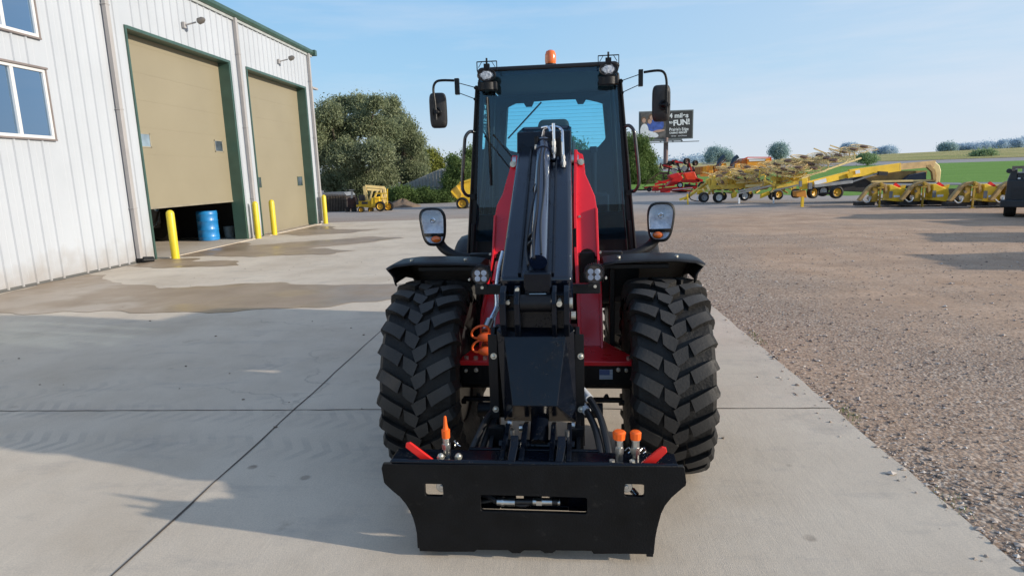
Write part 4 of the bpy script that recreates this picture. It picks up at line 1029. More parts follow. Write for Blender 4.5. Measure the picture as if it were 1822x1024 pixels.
# handrails
for s in (-1, 1):
    zt, zb = 2.02, 1.55; xo_t, xo_b = .615, .650
    mb = MB(); mb.tube([(s*.55, yf+.03, zt-.005), (s*.585, yf, zt), (s*(xo_t), yf-.02, zt-.035), (s*(xo_t+.012), yf-.02, zt-.1), (s*(xo_b+.005), yf-.02, zb+.1), (s*xo_b, yf-.02, zb+.035), (s*.625, yf, zb), (s*.59, yf+.03, zb+.0)], .0125, n=12)
    mb.build('handrail', mat('handrail_black', (.02, .02, .022), .25, coat=.6), CAB, smooth=True)
# long door hinge rods down each front post
mb = MB()
for s in (-1, 1): mb.cyl((s*(cabx(1.1)+.006), yf+.0, 1.10), (s*(cabx(2.35)+.006), yf+.035, 2.35), .010, n=10); mb.b2((s*.585-.02, yf-.01, 1.52), (s*.585+.02, yf+.02, 1.56))
mb.build('door_edge', BLACKM, CAB, smooth=True)

# ---- rear body
mb = MB(); mb.loft([(-.52, 2.60, .60), (.52, 2.60, .60), (.48, 3.62, .62), (-.48, 3.62, .62)], [(-.50, 2.60, 1.52), (.50, 2.60, 1.52), (.42, 3.55, 1.40), (-.42, 3.55, 1.40)])
mb.build('engine_hood', RED, L, bevel=.04, seg=3, smooth=True)
mb = MB(); mb.b2((-.33, .5, .42), (.33, 3.5, .70)); mb.b2((-.60, 1.35, .42), (-.44, 1.9, .95)); mb.b2((.44, 1.35, .42), (.60, 1.9, .95)); mb.b2((-.6, 2.05, .48), (.6, 2.25, .60))
CH = mb.build('chassis', BLACKM, L, bevel=.01)
MB().b2((.40, .95, .78), (.46, 1.0, .83)).build('reflector', REDL, CH, bevel=.004)
MB().b2((.33, .95, .76), (.375, .99, .84)).build('pale_plate', mat('pale_plate', (.4, .38, .34), .6), CH, bevel=.004)
mb = MB()
for x in (.40, .48): mb.b2((x, .6, .95), (x+.012, .7, 1.14))
mb.b2((.36, .5, .86), (.60, .9, 1.14)); mb.b2((-.60, .6, .95), (-.42, .9, 1.14)); mb.build('tank', BLACKM, L, bevel=.02, seg=3)
for s in (-1, 1):
    rows = []; mb = MB()
    for k in range(9):
        a = math.pi*(.12+.78*k/8); yy = 2.15-.66*math.cos(a); zz = .52+.645*math.sin(a)
        rows.append([mb.bm.verts.new((s*x, yy, zz-dz)) for x, dz in ((.45, 0), (.80, 0), (.87, .02), (.895, .07))])
    for a, b in zip(rows, rows[1:]):
        for k in range(3): mb.bm.faces.new((a[k], a[k+1], b[k+1], b[k]))
    f = mb.build('fender', PLAST, L, smooth=True, autos=60); q = f.modifiers.new('s', 'SOLIDIFY'); q.thickness = .012
mb = MB(); mb.b2((.60, 1.45, .95), (.64, 2.5, 1.22)); mb.b2((-.64, 1.45, .95), (-.60, 2.5, 1.22)); mb.build('side_panel', RED, L, bevel=.01)

# ================================================================== WORKSHOP BUILDING
WX = -9.3
SIDING = mat('siding_white', (.445, .475, .515), .45, var=.05, vscale=.6, rvar=.05, coat=.1)
nt = SIDING.node_tree; b_ = nt.nodes['Principled BSDF']; src = b_.inputs['Base Color'].links[0].from_socket
tc_ = nt.nodes.new('ShaderNodeTexCoord'); sx_ = nt.nodes.new('ShaderNodeSeparateXYZ'); nt.links.new(tc_.outputs['Object'], sx_.inputs[0])
nn_ = nt.nodes.new('ShaderNodeTexNoise'); nn_.inputs['Scale'].default_value = 3; nn_.inputs['Detail'].default_value = 7; nt.links.new(tc_.outputs['Object'], nn_.inputs['Vector'])
ma = nt.nodes.new('ShaderNodeMath'); ma.operation = 'MULTIPLY_ADD'; ma.inputs[1].default_value = -.9; nt.links.new(nn_.outputs['Fac'], ma.inputs[0]); nt.links.new(sx_.outputs[2], ma.inputs[2])
mr_ = nt.nodes.new('ShaderNodeMapRange'); mr_.inputs['From Min'].default_value = -.45; mr_.inputs['From Max'].default_value = .15; mr_.inputs['To Min'].default_value = .55; mr_.inputs['To Max'].default_value = 0; nt.links.new(ma.outputs[0], mr_.inputs[0])
mx_n = nt.nodes.new('ShaderNodeMix'); mx_n.data_type = 'RGBA'; mx_n.inputs['B'].default_value = (.26, .215, .17, 1); nt.links.new(mr_.outputs[0], mx_n.inputs['Factor']); nt.links.new(src, mx_n.inputs['A']); nt.links.new(mx_n.outputs['Result'], b_.inputs['Base Color'])
TRIMG = mat('trim_green', (.038, .085, .068), .45, var=.12, coat=.2)
DOORM = mat('door_tan', (.255, .222, .150), .5, var=.05, vscale=.8, col2=(.275, .240, .163))
PIPEM = mat('downpipe_grey', (.36, .345, .34), .45, var=.06)
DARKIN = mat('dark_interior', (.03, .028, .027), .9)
PANE = glass('window_glass', (.12, .16, .2), 9, gcol=(.52, .74, .98)); 
FRAMEW = mat('window_vinyl', (.62, .62, .62), .4, var=.03)
Bd = thing('workshop_building', 'large white metal-sided workshop with green roof trim and two tan overhead doors', 'building', (WX, 10, 0))
BO_ = Vector((WX, 10, 0))
def bl(p): return (p[0]-WX, p[1]-10, p[2])
ZT = 6.45
def siding(y0, y1, z0, z1):
    "ribbed sheet between y0,y1 and z0,z1 on the wall plane"
    mb = MB(); P = .305; ys_ = [y0]; prof = []
    k0 = math.ceil(y0/P); 
    pts = [(y0, 0)]
    k = k0
    while k*P < y1-.03:
        c = k*P
        if c-.03 > y0: pts += [(c-.028, 0), (c-.014, .028), (c+.014, .028), (c+.028, 0)]
        if c+P*.5 < y1 and c > y0:
            m_ = c+P*.5; pts += [(m_-.012, 0), (m_, .004), (m_+.012, 0)]
        k += 1
    pts.append((y1, 0)); pts = [p for p in pts if y0 <= p[0] <= y1]
    lo = [mb.bm.verts.new(bl((WX+x, y, z0))) for y, x in pts]; hi = [mb.bm.verts.new(bl((WX+x, y, z1))) for y, x in pts]
    for i in range(len(pts)-1): mb.bm.faces.new((lo[i], lo[i+1], hi[i+1], hi[i]))
    return mb.build('wall', SIDING, Bd, norm=False, split=False)
D1, D2, DH = (13.75, 18.15), (19.18, 23.70), 5.10
W1 = (9.05, 11.26, 2.59, 3.83); W2 = (9.05, 11.26, 4.38, 5.62)
siding(-3, W1[0], .02, ZT); siding(W1[0], W1[1], .02, W1[2]); siding(W1[0], W1[1], W1[3], W2[2]); siding(W1[0], W1[1], W2[3], ZT)
siding(W1[1], D1[0], .02, ZT); siding(D1[0], D1[1], DH, ZT); siding(D1[1], D2[0], .02, ZT); siding(D2[0], D2[1], DH, ZT); siding(D2[1], 24.5, .02, ZT)
def bb(mb, a, b): return mb.b2(bl(a), bl(b))
mb = MB(); bb(mb, (WX-.25, -3, .0), (WX-.05, D1[0]-.01, ZT-.01)); bb(mb, (WX-.05, -3, 0), (WX+.012, D1[0]-.12, .05)); mb.build('base_trim', mat('base_trim_grey', (.1, .1, .095), .7), Bd)
mb = MB(); bb(mb, (-25, 24.45, 0), (WX-.002, 24.5, ZT)); bb(mb, (-25, -3.05, 0), (WX-.002, -3, ZT)); bb(mb, (-25, -3, 0), (-24.9, 24.4, ZT)); mb.build('wall', SIDING, Bd)
mb = MB(); mb.prism([bl((-25.4, -3.3, ZT)), bl((WX+.10, -3.3, ZT+.06)), bl((WX+.10, -3.3, ZT+.13)), bl((-17, -3.3, 8.2)), bl((-25.4, -3.3, ZT+.1))], (0, 27.95, 0)); mb.build('roof', TRIMG, Bd)
mb = MB()
prof = [(WX+.0, ZT-.02), (WX+.10, ZT-.02), (WX+.15, ZT+.05), (WX+.15, ZT+.13), (WX+.135, ZT+.13), (WX+.135, ZT+.15), (WX, ZT+.15)]
mb.prism([bl((x, -3.2, z)) for x, z in prof], (0, 27.85, 0)); bb(mb, (WX+.0, 24.52, ZT-.03), (WX+.20, 24.72, ZT+.17))
GT = mb.build('gutter', TRIMG, Bd)
mb = MB(); bb(mb, (WX+.02, -3.2, ZT-.10), (WX+.06, 24.55, ZT-.02)); mb.build('soffit_trim', mat('trim_pale', (.36, .38, .37), .5), Bd)
# door openings, leaves, jambs
def overhead_door(y0, y1, zb, name, lbl):
    d = .30; mb = MB()
    bb(mb, (WX-.36, y1, 0), (WX+.035, y1+.04, DH+.05)); J = mb
    mb.build('door_jamb', TRIMG, Bd)
    mb = MB(); bb(mb, (WX-.34, y1-.06, 0), (WX+.03, y1-.002, DH)); mb.build('door_jamb', TRIMG, Bd)
    mb = MB(); bb(mb, (WX-.36, y0-.05, 0), (WX+.035, y0+.0, DH+.05)); mb.build('door_jamb', TRIMG, Bd)
    mb = MB(); bb(mb, (WX-.36, y0, DH-.015), (WX+.035, y1, DH+.055)); mb.build('door_lintel', TRIMG, Bd)
    mb = MB(); n = 8; h = (DH)/n; z = zb
    hh = 0
    while z < DH+.2:
        z1 = min(z+.62, DH+.25); bb(mb, (WX-d-.05, y0-.1, z+.004), (WX-d, y1+.05, z1-.004)); bb(mb, (WX-d-.045, y0-.1, z1-.004), (WX-d-.003, y1+.05, z1+.004)); z += .62
    dl = mb.build('overhead_door', DOORM, Bd, split=False); dl['label'] = lbl
    mb = MB(); bb(mb, (WX-d-.04, y0-.05, zb-.035), (WX-d+.012, y1, zb+.012)); mb.build('bottom_seal', mat('seal_grey', (.25, .22, .16), .7), dl)
    for yc in (y0+.60, y1-.52) if zb > 0.5 else (y0+.62, y1-.52):
        zc = 2.74 if zb > .5 else 1.68
        mb = MB(); bb(mb, (WX-d, yc-.22, zc-.165), (WX-d+.015, yc+.22, zc-.14)); bb(mb, (WX-d, yc-.22, zc+.14), (WX-d+.015, yc+.22, zc+.165)); bb(mb, (WX-d, yc-.22, zc-.165), (WX-d+.015, yc-.19, zc+.165)); bb(mb, (WX-d, yc+.19, zc-.165), (WX-d+.015, yc+.22, zc+.165))
        wf = mb.build('door_window', mat('door_window_frame', (.30, .27, .2), .5) if zb > .5 else TRIMG, dl)
        mb = MB(); bb(mb, (WX-d+.002, yc-.19, zc-.14), (WX-d+.008, yc+.19, zc+.14)); mb.build('pane', mat('door_glass', (.20, .27, .33), .15, spec=1, var=.3) if zb > .5 and yc < 15 else mat('door_glass_dark', (.07, .09, .11), .12, spec=1, var=.5), dl)
overhead_door(*D1, 1.17, 'door1', 'nearer overhead door raised about a metre')
overhead_door(*D2, .03, 'door2', 'closed farther overhead door')
# interior seen below the raised door
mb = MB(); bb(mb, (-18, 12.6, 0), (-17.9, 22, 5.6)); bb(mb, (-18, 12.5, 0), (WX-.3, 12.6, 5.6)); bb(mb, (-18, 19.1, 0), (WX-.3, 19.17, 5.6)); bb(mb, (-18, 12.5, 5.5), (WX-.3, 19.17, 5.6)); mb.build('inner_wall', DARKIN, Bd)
mb = MB(); bb(mb, (-18, 12.6, -.05), (WX-.01, 19.1, .012)); mb.build('workshop_floor', CONC, Bd)
mb = MB(); bb(mb, (WX-.02, D1[0], -.02), (WX+.25, D1[1], .02)); bb(mb, (WX-.02, D2[0], -.02), (WX+.22, D2[1], .022)); mb.build('door_sill', CONC, Bd)
# windows
def bwin(W_):
    y0, y1, z0, z1 = W_; t = .055; x0, x1 = WX-.02, WX+.045
    ym = (y0+y1)/2+.0; ym = 10.55
    mb = MB(); bb(mb, (x0, y0, z0), (x1, y1, z0+t)); bb(mb, (x0, y0, z1-t), (x1, y1, z1)); bb(mb, (x0, y0, z0+t), (x1, y0+t, z1-t)); bb(mb, (x0, y1-t, z0+t), (x1, y1, z1-t)); bb(mb, (x0, ym-.04, z0+t), (x1-.008, ym+.03, z1-t))
    f = mb.build('window', FRAMEW, Bd, bevel=.004, split=False)
    mb = MB(); bb(mb, (WX-.012, y0+t, z0+t), (WX-.008, ym-.04, z1-t)); mb.build('pane', PANE, f)
    mb = MB(); bb(mb, (WX+.004, ym+.03, z0+t), (WX+.008, y1-t, z1-t)); mb.build('pane', PANE, f)
    mb = MB(); bb(mb, (WX-.0, y0-.03, z1), (x1+.035, y1+.04, z1+.035)); bb(mb, (WX-.0, y0-.03, z0-.03), (x1+.012, y1+.04, z0)); bb(mb, (WX, y1, z0), (x1+.008, y1+.035, z1)); mb.build('sill_trim', mat('trim_taupe', (.20, .17, .16), .5), f)
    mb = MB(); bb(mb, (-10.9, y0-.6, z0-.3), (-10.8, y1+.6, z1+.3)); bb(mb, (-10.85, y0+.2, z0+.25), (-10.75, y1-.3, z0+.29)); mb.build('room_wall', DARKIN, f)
bwin(W1); bwin(W2)
# downpipes
for y, kink in ((13.10, 1), (18.62, 0), (24.12, 0)):
    mb = MB(); bb(mb, (WX+.03, y-.055, .10), (WX+.125, y+.055, ZT-.03)); 
    for zz in (1.2, 3.3, 5.4): bb(mb, (WX+.02, y-.075, zz), (WX+.132, y+.075, zz+.02))
    dp = mb.build('downpipe', PIPEM, Bd, bevel=.01)
    if kink: 
        mb = MB(); bb(mb, (WX+.03, y-.07, .03), (WX+.16, y+.12, .11)); mb.cyl(bl((WX+.10, y+.02, .07)), bl((WX+.22, y+.22, .045)), .07, n=14); mb.build('drain_boot', BLACKM, dp)
mb = MB(); bb(mb, (WX+.02, 24.15, 5.15), (WX+.14, 24.7, 5.22)); mb.build('downpipe_bracket', PIPEM, Bd)
# wall lights
for y, z in ((16.0, 5.64), (21.5, 5.69)):
    mb = MB(); bb(mb, (WX+.02, y-.06, z-.07), (WX+.08, y+.06, z+.07)); mb.cyl(bl((WX+.06, y, z)), bl((WX+.35, y+.02, z+.06)), .02, n=10)
    wl_ = mb.build('wall_light', PIPEM, Bd)
    mb = MB(); mb.lathe([(-.09, .04), (-.06, .08), (.05, .075), (.11, .035), (.12, 0)], bl((WX+.47, y+.04, z+.10)), 'X', n=16, rot=Euler((0, R(-20), R(5))).to_matrix()); mb.build('lamp_head', mat('lamp_grey', (.13, .12, .11), .4), wl_, smooth=True)

# ---- bollards
YEL = mat('safety_yellow', (.66, .52, .02), .4, var=.06, coat=.3, vscale=4)
def bollard(x, y, h, lbl, first=None):
    if first:
        o = copy_tree(first); o.location = (x, y, 0); o['label'] = lbl; return o
    mb = MB(); mb.lathe([(0, .088), (h-.09, .088), (h-.04, .074), (h-.01, .04), (h, 0)], (0, 0, 0), 'Z', n=24)
    o = mb.build('bollard', YEL, None, smooth=True); o.location = (x, y, 0); tag(o, lbl, 'bollard', 'yellow bollards along the workshop'); return o
b0 = bollard(-8.82, 13.75, 1.13, 'yellow bollard in front of the raised door, nearest the blue barrel')
bollard(-9.06, 18.35, 1.1, 'yellow bollard against the wall between the two overhead doors', b0)
bollard(-9.05, 19.45, 1.1, 'yellow bollard at the left edge of the closed farther door', b0)
bollard(-9.02, 23.95, 1.1, 'yellow bollard at the far corner of the workshop', b0)

# ---- barrel and bucket inside the doorway
mb = MB(); pr = [(0, .27), (.02, .29), (.10, .29), (.12, .297), (.14, .29), (.30, .285), (.32, .298), (.34, .285), (.56, .285), (.58, .298), (.60, .285), (.76, .29), (.78, .297), (.80, .29), (.86, .285), (.88, .27), (.88, .255), (.865, .25), (.865, 0)]
mb.lathe(pr, (0, 0, 0), 'Z', n=36); o = mb.build('plastic_barrel', mat('barrel_blue', (.02, .22, .55), .4, var=.15, vscale=6, coat=.2), None, smooth=True); o.location = (-10.42, 18.02, .013); tag(o, 'blue plastic barrel standing inside the raised workshop door', 'barrel')
bk = MB(); bk.lathe([(0, .13), (.01, .14), (.33, .165), (.345, .172), (.36, .165), (.36, .155), (.02, .13), (.02, 0)], (0, 0, 0), 'Z', n=28); bkt = bk.build('bucket', mat('bucket_grey', (.16, .19, .19), .5, var=.25, vscale=12), None, smooth=True); bkt.location = (-10.1, 18.62, .013); tag(bkt, 'grey pail beside the blue barrel inside the workshop', 'bucket')
mb = MB(); mb.tube([(.165*math.cos(a), .165*math.sin(a), .34-.10*math.sin(a)) for a in [math.pi*k/8 for k in range(9)]], .004, n=6); mb.build('handle', STEEL, bkt)
# something parked in the dark of the workshop
tk = thing('parked_tractor', 'dark tractor front barely visible in the dark workshop left of the barrel', 'tractor', (-12.6, 17.6, .012), R(70))
TD = mat('tractor_dark', (.05, .045, .04), .5)
mb = MB(); mb.b2((-.4, -.9, .55), (.4, .9, 1.25)); mb.build('engine_cover', TD, tk, bevel=.05)
for sx2 in (-.75, .75):
    mb = MB(); mb.lathe([(-.14, .30), (-.16, .42), (-.12, .50), (.12, .50), (.16, .42), (.14, .30)], (sx2, -.5, .5), 'X', n=28); mb.build('wheel', RUBBER, tk, smooth=True)
for sx2 in (-.26, .26):
    mb = MB(); mb.cyl((sx2, -.93, 1.02), (sx2, -.90, 1.02), .09, n=18); mb.build('headlight', CHROME, tk)
mb = MB(); mb.b2((-.8, -.55, .42), (.8, -.45, .55)); mb.build('axle', TD, tk)
mb = MB(); mb.tube([(-.3, -.6, .5), (-.1, -.98, .45), (.2, -.98, .62), (.34, -.92, .9)], .025); mb.build('hose', STEEL, tk, smooth=True)
# ================================================================== TREES
def leafmat(name, a, b, c, haze=0):
    m = bpy.data.materials.new(name); m.use_nodes = True; nt = m.node_tree; p = nt.nodes['Principled BSDF']; out = nt.nodes['Material Output']
    g = nt.nodes.new('ShaderNodeNewGeometry'); r = nt.nodes.new('ShaderNodeValToRGB'); e = r.color_ramp.elements; q = e.new(.5)
    e[0].color = (*a, 1); e[1].color = (*b, 1); e[2].color = (*c, 1)
    nz = nt.nodes.new('ShaderNodeTexNoise'); nz.inputs['Scale'].default_value = .45; nt.links.new(g.outputs['Position'], nz.inputs['Vector'])
    mm = nt.nodes.new('ShaderNodeMath'); mm.operation = 'MULTIPLY_ADD'; mm.inputs[1].default_value = .45; nt.links.new(g.outputs['Random Per Island'], mm.inputs[0])
    m3 = nt.nodes.new('ShaderNodeMath'); m3.operation = 'MULTIPLY'; m3.inputs[1].default_value = .6; nt.links.new(nz.outputs['Fac'], m3.inputs[0]); nt.links.new(m3.outputs[0], mm.inputs[2])
    nt.links.new(mm.outputs[0], r.inputs[0]); nt.links.new(r.outputs[0], p.inputs['Base Color']); p.inputs['Roughness'].default_value = .75; p.inputs['Specular IOR Level'].default_value = .15
    tr = nt.nodes.new('ShaderNodeBsdfTranslucent'); nt.links.new(r.outputs[0], tr.inputs[0]); mx = nt.nodes.new('ShaderNodeMixShader'); mx.inputs[0].default_value = .35
    nt.links.new(p.outputs[0], mx.inputs[1]); nt.links.new(tr.outputs[0], mx.inputs[2]); nt.links.new(mx.outputs[0], out.inputs[0]); return m
LF_GREY = leafmat('foliage_greygreen', (.09, .115, .06), (.22, .255, .14), (.40, .42, .27))
LF_GREEN = leafmat('foliage_green', (.05, .09, .03), (.12, .18, .055), (.22, .29, .11))
LF_YEL = leafmat('foliage_yellowgreen', (.10, .12, .02), (.21, .23, .05), (.34, .34, .10))
LF_FAR = leafmat('foliage_far_haze', (.27, .38, .38), (.34, .46, .46), (.41, .53, .52))  # distance haze mixed into the leaf colour
LF_FARG = leafmat('foliage_field_haze', (.20, .30, .16), (.28, .38, .20), (.36, .45, .25))  # green paled by haze put into the colour
LF_HZ = leafmat('foliage_hazy', (.44, .56, .66), (.48, .60, .70), (.52, .64, .72))  # strongest haze, painted into the leaves themselves
BARK = mat('bark', (.10, .08, .06), .9, var=.3, vscale=6)
def crown(clumps, n, size, seed, m, parent, name='crown', droop=.3):
    n = int(n*1.5); size *= .78
    "clumps: (centre, radii); leaves gathered in little sprays through each clump's outer volume"
    rg = np.random.default_rng(seed); C_ = []; S_ = []
    tot = sum((r[0]*r[1]*r[2])**.67 for _, r in clumps)
    for c, r in clumps:
        k = max(30, int(n*((r[0]*r[1]*r[2])**.67)/tot)); ns = max(8, k//26)
        d = rg.normal(size=(ns, 3)); d /= np.linalg.norm(d, axis=1)[:, None]; rad = rg.random(ns)**.45
        # lumpy outline
        lump = 1+.30*np.sin(d[:, 0]*5+seed)*np.cos(d[:, 2]*6+c[0])+.20*rg.normal(size=ns)
        sp = np.array(c)+d*(rad*lump)[:, None]*np.array(r)*.93
        idx = rg.integers(0, ns, k); off = rg.normal(size=(k, 3))*size*2.4; off[:, 2] *= .75
        C_.append(sp[idx]+off)
    P = np.concatenate(C_); k = len(P); s = size*rg.uniform(.55, 1.3, k)
    a = rg.normal(size=(k, 3)); a /= np.linalg.norm(a, axis=1)[:, None]; a[:, 2] -= droop; b = np.cross(a, rg.normal(size=(k, 3))); b /= np.linalg.norm(b, axis=1)[:, None]
    V = np.stack([P-a*s[:, None]*.9, P+b*s[:, None]*.38, P+a*s[:, None]*.9, P-b*s[:, None]*.38], 1).reshape(-1, 3)
    F = (np.arange(k)*4)[:, None]+np.arange(4)
    me = bpy.data.meshes.new(name); me.from_pydata(V.tolist(), [], F.tolist()); me.update(); return link(name, me, m, parent)
def tree(name, lbl, cat, base, clumps, n, size, seed, m, trunk=.25, group=None, sink=.3, nlimb=7):
    t = thing(name, lbl, cat, base, 0, group); b = Vector(base); rnd = random.Random(seed)
    cl = [(Vector(c)-b, r) for c, r in clumps]
    crown([(tuple(c), r) for c, r in cl], n, size, seed, m, t)
    mb = MB(); low = min(c.z-r[2]*.4 for c, r in cl); mid = sum((c for c, r in cl), Vector())/len(cl)
    mb.tube([(0, 0, -sink), (mid.x*.1, mid.y*.1, max(.5, low*.6)), (mid.x*.6, mid.y*.6, mid.z*.8), (mid.x, mid.y, mid.z)], lambda q: trunk*(1-.75*q), n=8)
    for c, r in cl[:nlimb]:
        s_ = Vector((mid.x*.2, mid.y*.2, max(.4, low*.7))); e_ = c+Vector((0, 0, r[2]*.3)); mdl = s_.lerp(e_, .5)+Vector((rnd.uniform(-.3, .3), 0, rnd.uniform(-.2, .5)))
        mb.tube([s_, mdl, e_], lambda q: trunk*.5*(1-.85*q), n=6)
    mb.build('trunk', BARK, t, smooth=True, split=False); return t
def clp(lst, Y, jit=1.5, seed=0, dz=1.0):
    rnd = random.Random(seed); out = []
    for (x, y, rx, ry) in lst:
        Yy = Y+rnd.uniform(-jit, jit); sc = Yy/F_PX; p = at(x, y, Yy); q = .84 if Y < 90 else .95; out.append((tuple(p), (rx*sc*q, (rx+ry)/2*sc*dz*q, ry*sc*q)))
    return out
def gb(x, y, Y): p = at(x, y, Y); p.z = terr(p.x, p.y); return tuple(p)

tree('broadleaf_tree', 'tall grey-green feathery tree rising just beyond the workshop corner', 'tree', gb(628, 372, 43),
     clp([(585, 205, 26, 24), (612, 188, 26, 17), (640, 186, 22, 18), (668, 184, 16, 14), (600, 235, 40, 26), (650, 222, 40, 26), (690, 235, 26, 22), (575, 270, 26, 34), (620, 275, 42, 30), (670, 272, 36, 28), (590, 320, 34, 26), (640, 318, 40, 26), (682, 312, 28, 26), (560, 240, 18, 40), (660, 345, 26, 14), (615, 350, 34, 12)], 43, 2.2, 1), 115000, .115, 21, LF_GREY, .4, nlimb=12)
tree('broadleaf_tree', 'grey-green tree with sloping crown between the tall tree and the shed', 'tree', gb(718, 368, 47),
     clp([(694, 188, 15, 18), (700, 215, 24, 22), (722, 232, 22, 22), (738, 255, 18, 22), (712, 265, 32, 26), (742, 285, 20, 22), (700, 300, 30, 28), (735, 305, 28, 20), (748, 318, 18, 12)], 47, 1.5, 2), 60000, .12, 22, LF_GREY, .3)
tree('broadleaf_tree', 'yellow-green tree behind the right edge of the grey-green tree', 'tree', gb(765, 355, 60),
     clp([(760, 282, 16, 18), (774, 292, 12, 16), (762, 305, 20, 16), (780, 306, 8, 10)], 60, 1, 3), 9000, .2, 23, LF_YEL, .2)
tree('broadleaf_tree', 'dark green tree beside the grey-roofed shed, left of the cab', 'tree', gb(812, 362, 41.5),
     clp([(812, 302, 15, 22), (803, 322, 14, 20), (818, 325, 18, 26), (804, 342, 18, 14), (828, 305, 12, 20), (806, 286, 7, 10)], 41.5, .5, 4), 24000, .105, 24, LF_GREEN, .16)
tree('broadleaf_tree', 'green tree partly hidden behind the left post of the cab', 'tree', gb(850, 362, 50),
     clp([(836, 278, 13, 18), (850, 288, 18, 24), (840, 318, 20, 24), (870, 300, 18, 22)], 50, 1, 5), 18000, .12, 25, LF_GREEN, .2)
tree('broadleaf_tree', 'green tree seen through the cab windows behind the seat', 'tree', gb(1000, 355, 58),
     clp([(960, 300, 26, 20), (990, 285, 24, 20), (1020, 272, 18, 22), (1045, 290, 22, 22), (1010, 312, 30, 18), (925, 312, 30, 16)], 58, 1.5, 6), 12000, .22, 26, LF_GREEN, .25)
tree('broadleaf_tree', 'green tree standing right of the cab, below the billboard', 'tree', gb(1140, 345, 62),
     clp([(1118, 262, 18, 24), (1140, 262, 13, 22), (1150, 285, 15, 22), (1128, 300, 22, 26), (1158, 308, 16, 18), (1145, 322, 20, 12), (1100, 290, 18, 24)], 62, 1.2, 7), 36000, .14, 27, LF_GREEN, .25)
for i, (xx, yy, rx, ry, Y, lb, ml) in enumerate(((712, 347, 24, 17, 40.5, 'leafy green bush behind the dirt pile, in front of the shed', LF_GREEN), (752, 348, 22, 14, 41, 'leafy green bush in front of the white shed wall', LF_GREEN), (785, 350, 16, 12, 41, 'leafy green bush beside the yellow baler', LF_GREEN), (1180, 322, 16, 13, 66, 'green bush behind the red hay implements', LF_GREEN))):
    tree('bush', lb, 'bush', gb(xx, yy+ry+3, Y), clp([(xx-rx*.5, yy+2, rx*.6, ry*.9), (xx+rx*.45, yy, rx*.6, ry), (xx, yy-ry*.2, rx*.5, ry*.8), (xx-rx*.2, yy+ry*.5, rx*.9, ry*.5)], Y, .6, 30+i), 14000, .09, 40+i, ml, .06)
# far trees across the fields
tree('far_tree', 'haze-blue rounded tree on the horizon above the orange machines', 'tree', gb(1272, 290, 300), clp([(1272, 272, 13, 11), (1264, 280, 10, 9), (1282, 277, 12, 10), (1292, 276, 9, 7), (1298, 281, 6, 6)], 300, 3, 50), 12000, .5, 50, LF_FAR, .6)
tree('far_tree', 'lone round haze-blue tree on the horizon right of the orange hopper', 'tree', gb(1386, 290, 300), clp([(1386, 264, 11, 9), (1381, 271, 9, 7), (1391, 271, 10, 8), (1386, 276, 9, 5)], 300, 3, 51), 10000, .5, 51, LF_FAR, .6)
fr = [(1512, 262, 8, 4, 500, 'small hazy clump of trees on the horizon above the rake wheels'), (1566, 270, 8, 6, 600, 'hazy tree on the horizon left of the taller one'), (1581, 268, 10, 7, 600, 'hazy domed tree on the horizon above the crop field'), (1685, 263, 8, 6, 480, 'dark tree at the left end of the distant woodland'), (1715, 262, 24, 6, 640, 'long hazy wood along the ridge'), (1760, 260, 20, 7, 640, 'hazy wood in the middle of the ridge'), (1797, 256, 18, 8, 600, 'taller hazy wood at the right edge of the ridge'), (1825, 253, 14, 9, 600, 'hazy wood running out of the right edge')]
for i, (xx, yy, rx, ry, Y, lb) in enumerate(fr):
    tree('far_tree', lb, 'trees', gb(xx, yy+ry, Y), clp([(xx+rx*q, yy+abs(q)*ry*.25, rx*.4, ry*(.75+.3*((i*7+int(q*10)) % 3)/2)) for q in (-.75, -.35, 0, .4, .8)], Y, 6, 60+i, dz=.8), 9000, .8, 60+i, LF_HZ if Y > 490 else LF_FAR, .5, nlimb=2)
tree('bush', 'rounded green bush by the road behind the rake wheels', 'bush', gb(1543, 290, 104), clp([(1538, 281, 9, 6), (1548, 283, 8, 5)], 104, 1, 80), 5000, .2, 80, LF_FARG, .1)
tree('bush', 'low green bushes at the edge of the crop field beyond the road', 'bush', gb(1750, 279, 150), clp([(1742, 275, 12, 3), (1756, 274, 12, 4)], 150, 2, 81), 4000, .3, 81, LF_FARG, .1)
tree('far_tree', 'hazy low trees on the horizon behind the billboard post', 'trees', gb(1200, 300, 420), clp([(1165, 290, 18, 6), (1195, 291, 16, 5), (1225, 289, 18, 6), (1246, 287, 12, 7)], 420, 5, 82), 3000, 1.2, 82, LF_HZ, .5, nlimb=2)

# ================================================================== SHED AND YARD THINGS, LEFT
ROOFG = mat('roof_grey', (.30, .31, .30), .5, var=.1, vscale=2); SHW = mat('shed_white', (.55, .56, .57), .6)
sh = thing('shed', 'small shed with grey ribbed roof half hidden among the bushes', 'shed', gb(765, 360, 42.6))
so_ = Vector(sh.location)
a, b_, c_, d_ = at(722, 333, 47), at(800, 333, 46), at(790, 300, 51), at(756, 318, 47)
p1, p2, p3 = at(722, 329, 42.6)-so_, at(784, 300, 42.6)-so_, at(850, 330, 42.6)-so_
mb = MB(); mb.prism([p1, p2, p3, p3+Vector((0, 0, -.1)), p2+Vector((0, 0, -.1)), p1+Vector((0, 0, -.1))], (0, 5, 0))
mb.build('roof', ROOFG, sh)
mb = MB()
mb.prism([p1+Vector((-.2, -.05, 0)), p1+Vector((-.2, -.05, -.12)), p3+Vector((0, -.05, -.12)), p3+Vector((0, -.05, 0)), p2+Vector((.3, -.05, -.2)), p2+Vector((0, -.05, 0))], (0, .02, 0))
mb.build('gable', ROOFG, sh)
mb = MB()
